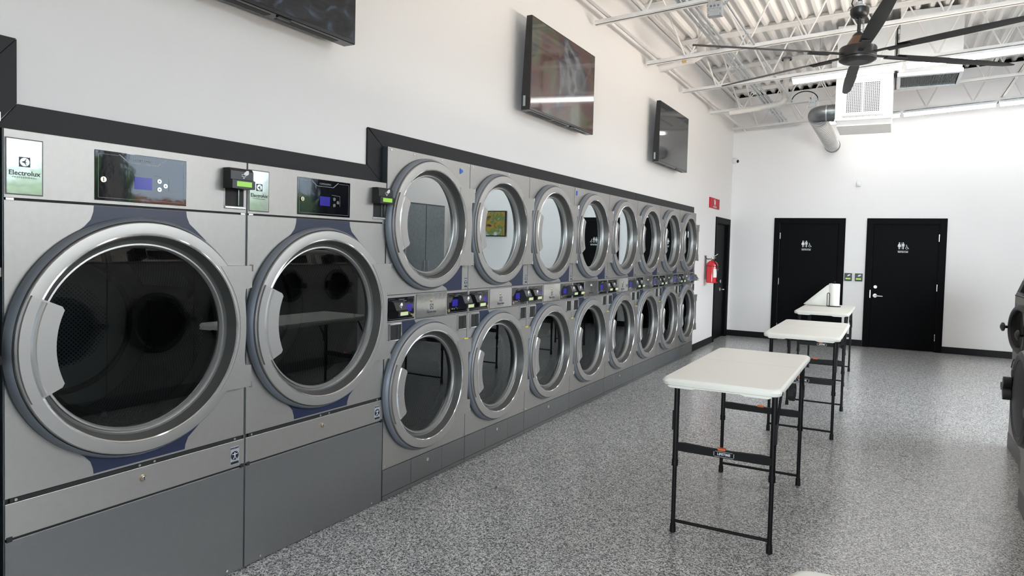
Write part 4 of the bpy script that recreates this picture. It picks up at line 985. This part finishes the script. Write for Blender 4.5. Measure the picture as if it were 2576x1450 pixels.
# ================================================================== FOLDING TABLES
def rr_outline(x0, x1, y0, y1, r, n=6):
    pts = []
    for (cx, cy, a0) in ((x1 - r, y1 - r, 0), (x0 + r, y1 - r, PI / 2), (x0 + r, y0 + r, PI), (x1 - r, y0 + r, 3 * PI / 2)):
        pts += [(cx + r * math.cos(a0 + PI / 2 * i / n), cy + r * math.sin(a0 + PI / 2 * i / n)) for i in range(n + 1)]
    return pts
def make_table():
    t = thing('folding_table', 'x', 'table', (0, 0, 0), 0, 'white folding tables down the aisle')
    w_, l_, H = .2975, .660, .858
    m = MB()
    layers = [(0.010, .0, .820), (.003, 0, .825), (0, 0, .840), (.003, 0, .848), (.012, 0, .8565), (.022, 0, .858)]
    rings = []
    for (ins, _, z) in layers:
        o = rr_outline(-w_ + ins, w_ - ins, -l_ + ins, l_ - ins, .048 - ins * .5)
        rings.append([m.bm.verts.new((a, b, z)) for a, b in o])
    k = m.mi('table_white'); n = len(rings[0])
    for A, B in zip(rings, rings[1:]):
        for i in range(n):
            f = m.bm.faces.new((A[i], A[(i + 1) % n], B[(i + 1) % n], B[i])); f.material_index = k
    # raise the skirt a little in the middle of the two short sides, like a finger cut-out
    for v in rings[0] + rings[1]:
        pass
    f = m.bm.faces.new(rings[-1]); f.material_index = k
    o2 = rr_outline(-w_ + .02, w_ - .02, -l_ + .02, l_ - .02, .04); bt = [m.bm.verts.new((a, b, .820)) for a, b in o2]; bi = [m.bm.verts.new((a, b, .842)) for a, b in o2]
    for i in range(n):
        for A, B in ((rings[0], bt), (bt, bi)):
            f = m.bm.faces.new((A[i], A[(i + 1) % n], B[(i + 1) % n], B[i])); f.material_index = k
    f = m.bm.faces.new(list(reversed(bi))); f.material_index = k
    top = m.build('tabletop', t)
    for s in (-1, 1):
        m = MB()
        # thicker skirt lip at both ends with a shallow middle relief
        yy = s * (l_ - .004)
        m.prism([(-w_ + .05, .824), (-w_ + .04, .820), (-w_ + .055, .813), (-.13, .813), (-.11, .8195), (.11, .8195), (.13, .813), (w_ - .055, .813), (w_ - .04, .820), (w_ - .05, .824)], yy - .012, yy + .001, 'table_white', 'xz')
        m.build('end_lip', top, smooth=False)
    m = MB(); m.box(-w_ + .02, w_ - .02, .0885, .0895, .8578, .8583, 'ink_grey'); m.box(w_ - .0005, w_ + .0006, .087, .091, .824, .850, 'ink_grey'); m.build('fold_seam', top, smooth=False)
    m = MB(); m.box(w_ - .004, w_ + .002, -l_ + .055, -l_ + .075, .826, .842, 'slot_black', .001); m.build('latch', top, smooth=False)
    # legs
    for s in (-1, 1):
        yl = -.505 if s < 0 else .630
        fr = MB()
        pr = [(-.250, yl), (.250, yl)]
        for (lx, ly) in pr:
            m = MB(); m.cyl((lx, ly, .375), (lx, ly, .832), .0148, 'leg_black', seg=14); m.cyl((lx, ly, .362), (lx, ly, .395), .0175, 'leg_black', seg=14)
            m.cyl((lx, ly, .03), (lx, ly, .38), .0118, 'leg_black', seg=14)
            lg = m.build('leg', t)
            m = MB(); m.cyl((lx, ly, 0), (lx, ly, .045), .0165, 'leg_black', r2=.0150, seg=14); m.build('foot_cap', lg)
        m = MB(); m.cyl((-.250, yl, .062), (.250, yl, .062), .0085, 'leg_black', seg=10); m.build('foot_bar', t)
        m = MB(); m.cyl((-.262, yl, .828), (.262, yl, .828), .011, 'leg_black', seg=10); m.build('top_bar', t)
        rb = MB()
        rb.prism([(-.245, .448), (-.245, .488), (-.20, .492), (-.05, .486), (.05, .486), (.20, .492), (.245, .488), (.245, .448), (.20, .446), (-.20, .446)], yl - .014, yl + .006, 'leg_black', 'xz')
        ra_ = rb.build('cross_rail', t, smooth=False)
        m = MB(); m.box(-.022, .018, yl - .019, yl + .006, .484, .496, 'orange', .003); m.build('release_tab', ra_, smooth=False)
        m = MB(); yy = yl - .0145 if s < 0 else yl + .0065
        for (a, b, c, d_) in ((-.038, .058, .451, .4525), (-.034, .054, .478, .4795), (-.042, -.040, .455, .476), (.060, .062, .455, .476)): m.box(a, b, yy - .001, yy, c, d_, 'ink_white')
        m.text('LIFETIME', .0175, 'ink_white', (.010, yy - .0005 if s < 0 else yy + .0005, .4655), (-s, 0, 0), (0, 0, 1), bold=.0006); m.build('rail_badge', ra_, smooth=False)
    # fold braces
    for lx in (-.262, .262):
        m = MB(); m.cyl((lx, -.505, .62), (lx * 1.02, -.40, .825), .007, 'leg_black', seg=8); m.box(lx - .006, lx + .006, -.52, -.49, .555, .66, 'leg_black', .002); m.build('brace', t, smooth=False)
        m = MB(); m.cyl((lx, .63, .62), (lx, .50, .825), .007, 'leg_black', seg=8); m.box(lx - .006, lx + .006, .61, .645, .58, .66, 'leg_black', .002); m.build('brace', t, smooth=False)
    m = MB(); n = 14
    pts = [(.285 - .0, -.10 + .07 * math.sin(a), .80 - .075 * (1 - math.cos(a)) / 2 * 1.3) for a in [2 * PI * i / n for i in range(n)]]
    vs = []
    for p in pts: vs += [(p[0] - .016, p[1], p[2]), (p[0] + .010, p[1], p[2])]
    m.faces(vs, [(2 * i, 2 * i + 1, 2 * ((i + 1) % n) + 1, 2 * ((i + 1) % n)) for i in range(n)], 'strap_black')
    sd = m.build('carry_strap', t)
    return t
tb = make_table()
tb.location = (1.852, 4.005, 0); tb['label'] = 'white folding table with black legs, fully in view and nearest'
t2 = dup(tb, (1.955, 6.445, 0), 'white folding table in the middle of the aisle, second in the row')
t3 = dup(tb, (1.885, 8.935, 0), 'white folding table carrying the paper towel roll')
t0 = dup(tb, (2.790, 0.860, 0), 'white folding table whose corner shows at the bottom picture edge')

t0.rotation_euler = (0, 0, math.radians(6))

# paper towel roll on its stand
t = thing('paper_towel_roll', 'white paper towel roll with a loose hanging sheet on the farthest table', 'paper towels', (1.945, 9.25, .858))
m = MB(); m.revolve([(.02, .012), (.064, .012), (.066, .018), (.066, .285), (.064, .290), (.02, .290), (.02, .012)], 'paper', (0, 0, 0), 'z', 40); rl = m.build('roll', t)
m = MB(); n = 10; vs = []
for i in range(n + 1):
    u = i / n; xx = -.055 - .30 * u; yy = -.030 - .03 * math.sin(u * PI); vs += [(xx, yy, .012 + .0), (xx, yy + .006 * math.sin(6 * u), .284 - .265 * max(0, u - .04) / .96)]
fs = [(2 * i, 2 * i + 2, 2 * i + 3, 2 * i + 1) for i in range(n)]
m.faces(vs, fs, 'paper'); lo = m.build('loose_sheet', rl)
sm = lo.modifiers.new('thickness', 'SOLIDIFY'); sm.thickness = .0012
t['group'] = 'paper towels'
h = thing('towel_holder', 'black wire stand holding the paper towel roll', 'holder', (1.945, 9.25, .858))
m = MB(); m.revolve([(0, 0), (.085, 0), (.085, .006), (0, .009)], 'leg_black', (0, 0, 0), 'z', 32); m.build('base', h)
m = MB(); m.cyl((0, 0, .005), (0, 0, .305), .006, 'leg_black', seg=10); m.revolve([(0, .300), (.012, .306), (.012, .318), (0, .324)], 'leg_black', (0, 0, 0), 'z', 14); m.build('post', h)
m = MB(); m.tube([(-.075, -.075, .006), (-.075, -.078, .15)] + [(-.060 - .015 * math.cos(a), -.078, .155 + .020 * math.sin(a)) for a in [PI * i / 8 for i in range(9)]] + [(-.045, -.078, .15), (-.045, -.075, .006)], .004, 'leg_black', 8); m.build('tension_arm', h)

# ================================================================== WASHERS AT THE RIGHT
def make_washer(label, y, wd, H, dc, dz_, dr, opn, style, x=3.475, kx=.4):
    """front at local x=0 facing local +x, turned to face the aisle"""
    t = thing('front_load_washer', label, 'washer', (x, y, 0), PI, 'front load washers at the right')
    # local y runs toward the camera after the turn
    m = MB(); zc = H - .17
    m.prism([(0, .0), (0, zc), (-.055, H - .02), (-.09, H), (-.80, H), (-.80, 0)], 0, wd, 'steel', 'xz'); m.build('cabinet', t, smooth=False)
    m = MB(); m.box(-.80, .004, -.0, wd, .0, .12, 'steel_dark', .002); m.build('base', t, smooth=False)
    # sloped control fascia
    a = math.atan2(.055, .15)
    m = MB(); m.box(0, .004, .04, wd - .04, .012, .13, 'plate_gloss', .001); m.bm.transform(Matrix.Translation((0.0015, 0, zc)) @ Matrix.Rotation(-a, 4, 'Y')); fa = m.build('control_fascia', t, smooth=False)
    m = MB(); m.box(.004, .008, .10, wd * .55, .03, .115, 'display_black', .001); m.box(.004, .060, wd * .60, wd * .60 + .11, .03, .12, 'reader_black', .004); m.bm.transform(Matrix.Translation((0.0015, 0, zc)) @ Matrix.Rotation(-a, 4, 'Y')); m.build('card_reader', t, smooth=False)
    m = MB(); m.box(-.001, .0025, .0, wd, zc - .003, zc + .003, 'slot_black'); m.build('seam', t, smooth=False)
    # door
    dy = wd - dc
    D = bpy.data.objects.new('door', None)
    m = MB()
    m.revolve([(dr, .02), (dr, .05), (dr - .012, .075), (dr - .035, .085), (dr * .78, .078), (dr * .76, .06)], 'plastic_grey', (0, 0, 0), 'x', 64)
    m.revolve([(dr, .02), (dr * .76, .015), (dr * .76, .06)], 'plastic_grey', (0, 0, 0), 'x', 64)
    if style == 'bowl':
        m.revolve([(dr * .76, .06), (dr * .70, .0), (dr * .45, -.07), (0.001, -.09)], 'washer_door', (0, 0, 0), 'x', 48)
    else:
        m.revolve([(dr * .77, .078), (dr * .5, .090), (0.001, .094)], 'washer_door', (0, 0, 0), 'x', 48)
    T_ = Matrix.Translation((.004 - .050 * (opn > 8), dy, dz_)) @ Matrix.Translation((0, dr, 0)) @ Matrix.Rotation(math.radians(opn), 4, 'Z') @ Matrix.Translation((0, -dr, 0)) @ Matrix.Diagonal((kx, 1, 1, 1))
    m.bm.transform(T_); dd = m.build('door', t)
    m = MB()
    if style == 'bowl':
        m.cyl((.05, -dr + .018, 0), (.15, -dr + .018, 0), .011, 'leg_black', seg=10); m.revolve([(0, 0), (.018, .01), (.034, .03), (.034, .05), (.016, .078), (0, .082)], 'plastic_grey', (.12, -dr + .018, 0), 'x', 20)
    else:
        # three lobed wing handle
        P0 = []
        for i in range(36):
            th = 2 * PI * i / 36; rr = .052 + .030 * math.cos(3 * (th - PI)); P0.append((-dr + .025 + rr * math.cos(th), rr * math.sin(th) * .95 + .015))
        m.prism(P0, .085, .125, 'plastic_grey'); m.cyl((.05, -dr + .025, .015), (.09, -dr + .025, .015), .022, 'leg_black', seg=14)
    m.bm.transform(T_); m.build('door_handle', dd)
    if style != 'bowl':
        m = MB()
        for (yy, zz) in ((-dr * .45, dr * .58), (-dr * .70, dr * .40)):
            m.revolve([(.016, .0885), (.019, .0905), (.022, .0885)], 'plastic_grey', (0, yy, zz), 'x', 18)
        m.tube([(.091, -dr * .75, dr * .52), (.091, -dr * .60, dr * .66), (.091, -dr * .42, dr * .74)], .003, 'plastic_grey', 6)
        m.bm.transform(T_); m.build('embossed_symbol', dd)
    m = MB(); m.revolve([(dr * .98, .001), (dr * .98, .012), (dr * .80, .012), (dr * .78, .001)], 'steel_dark', (0, dy, dz_), 'x', 48); m.disc(dr * .80, 'slot_black', (.002, dy, dz_), 'x', 48); m.build('door_opening', t)
    m = MB(); m.box(.0, .012, dy + dr * .75, dy + dr * .98, dz_ - .04, dz_ + .04, 'steel_dark', .002); m.build('door_hinge', t, smooth=False)
    return t
make_washer('stainless washer at the right edge, farthest, with its round door ajar', 6.52, .74, 1.400, .36, .990, .186, 14, 'bowl')
make_washer('stainless washer between two others at the right, showing its handle', 5.765, .74, 1.400, .36, 1.000, .186, 2, 'bowl', 3.450)
make_washer('nearest washer at the right edge with a big dark round door', 4.95, .80, 1.45, .42, .735, .275, 0, 'solid', 3.335, 1.0)
make_washer('washer out of frame right, mirrored in the large dryer glass', 4.145, .80, 1.45, .42, .735, .275, 0, 'solid', 3.335, 1.0)
make_washer('washer out of frame beside the camera, mirrored in dryer glass', 3.340, .80, 1.45, .42, .735, .275, 0, 'solid', 3.335, 1.0)
tp = MB(); tp.box(0, .0008, 0, .02, 0, .05, 'tape_blue'); o = tp.build('masking_tape', smooth=False, loc=(3.4735, 6.42, 1.12)); tag(o, 'tiny blue tape on the farthest washer', 'tape')

t = thing('utility_cabinet', 'tall grey metal cabinet by the right wall, mirrored in the first upper dryer glass', 'cabinet', (5.5, 9.9, 0))
m = MB(); m.box(0, .78, 0, 1.25, .06, 2.3, 'cabinet_side', .006); m.box(.04, .76, .03, 1.22, 0, .06, 'slot_black'); m.build('cabinet_body', t, smooth=False)
for k in (0, 1):
    m = MB(); m.box(-.018, -.001, .02 + k * .61, .615 + k * .61, .09, 2.27, 'galv_dark', .003); d_ = m.build('cabinet_door', t, smooth=False)
    m = MB(); m.cyl((-.04, .57 + k * .10, 1.0), (-.04, .57 + k * .10, 1.2), .008, 'chrome', seg=10); m.box(-.04, -.018, .565 + k * .10, .575 + k * .10, 1.0, 1.01, 'chrome'); m.box(-.04, -.018, .565 + k * .10, .575 + k * .10, 1.19, 1.2, 'chrome'); m.build('handle', d_, smooth=False)

# ================================================================== OUTSIDE THE STOREFRONT
g = MB(); g.box(ROOM_X1 + .14, 40, -25, 35, -.10, -.04, 'asphalt'); tag(g.build('parking_lot', smooth=False), 'grey parking lot outside the storefront', 'ground', kind='structure')
g = MB(); g.box(24, 25, -20, 34, -.04, 3.1, 'brick_orange'); tag(g.build('brick_building', smooth=False), 'long orange brick building across the parking lot', 'building')
rnd = random.Random(3)
for i in range(6):
    g = MB(); y = -6 + 5.4 * i
    for k in range(16):
        c = Vector((rnd.uniform(-.9, .9), rnd.uniform(-1.7, 1.7), rnd.uniform(1.2, 3.4))); r = rnd.uniform(.4, .8)
        bmesh.ops.create_icosphere(g.bm, subdivisions=2, radius=r, matrix=Matrix.Translation(c))
    g.mi('leaf_green')
    tr = thing('street_tree', 'green tree across the parking lot, number %s from the far wall end' % ('six', 'five', 'four', 'three', 'two', 'one')[i], 'tree', (17 + (i % 2), y, -.04), 0, 'trees across the parking lot')
    g.build('crown', tr); g = MB(); g.cyl((0, 0, 0), (0, 0, 2.0), .14, 'tan_tape', seg=10); g.build('trunk', tr)
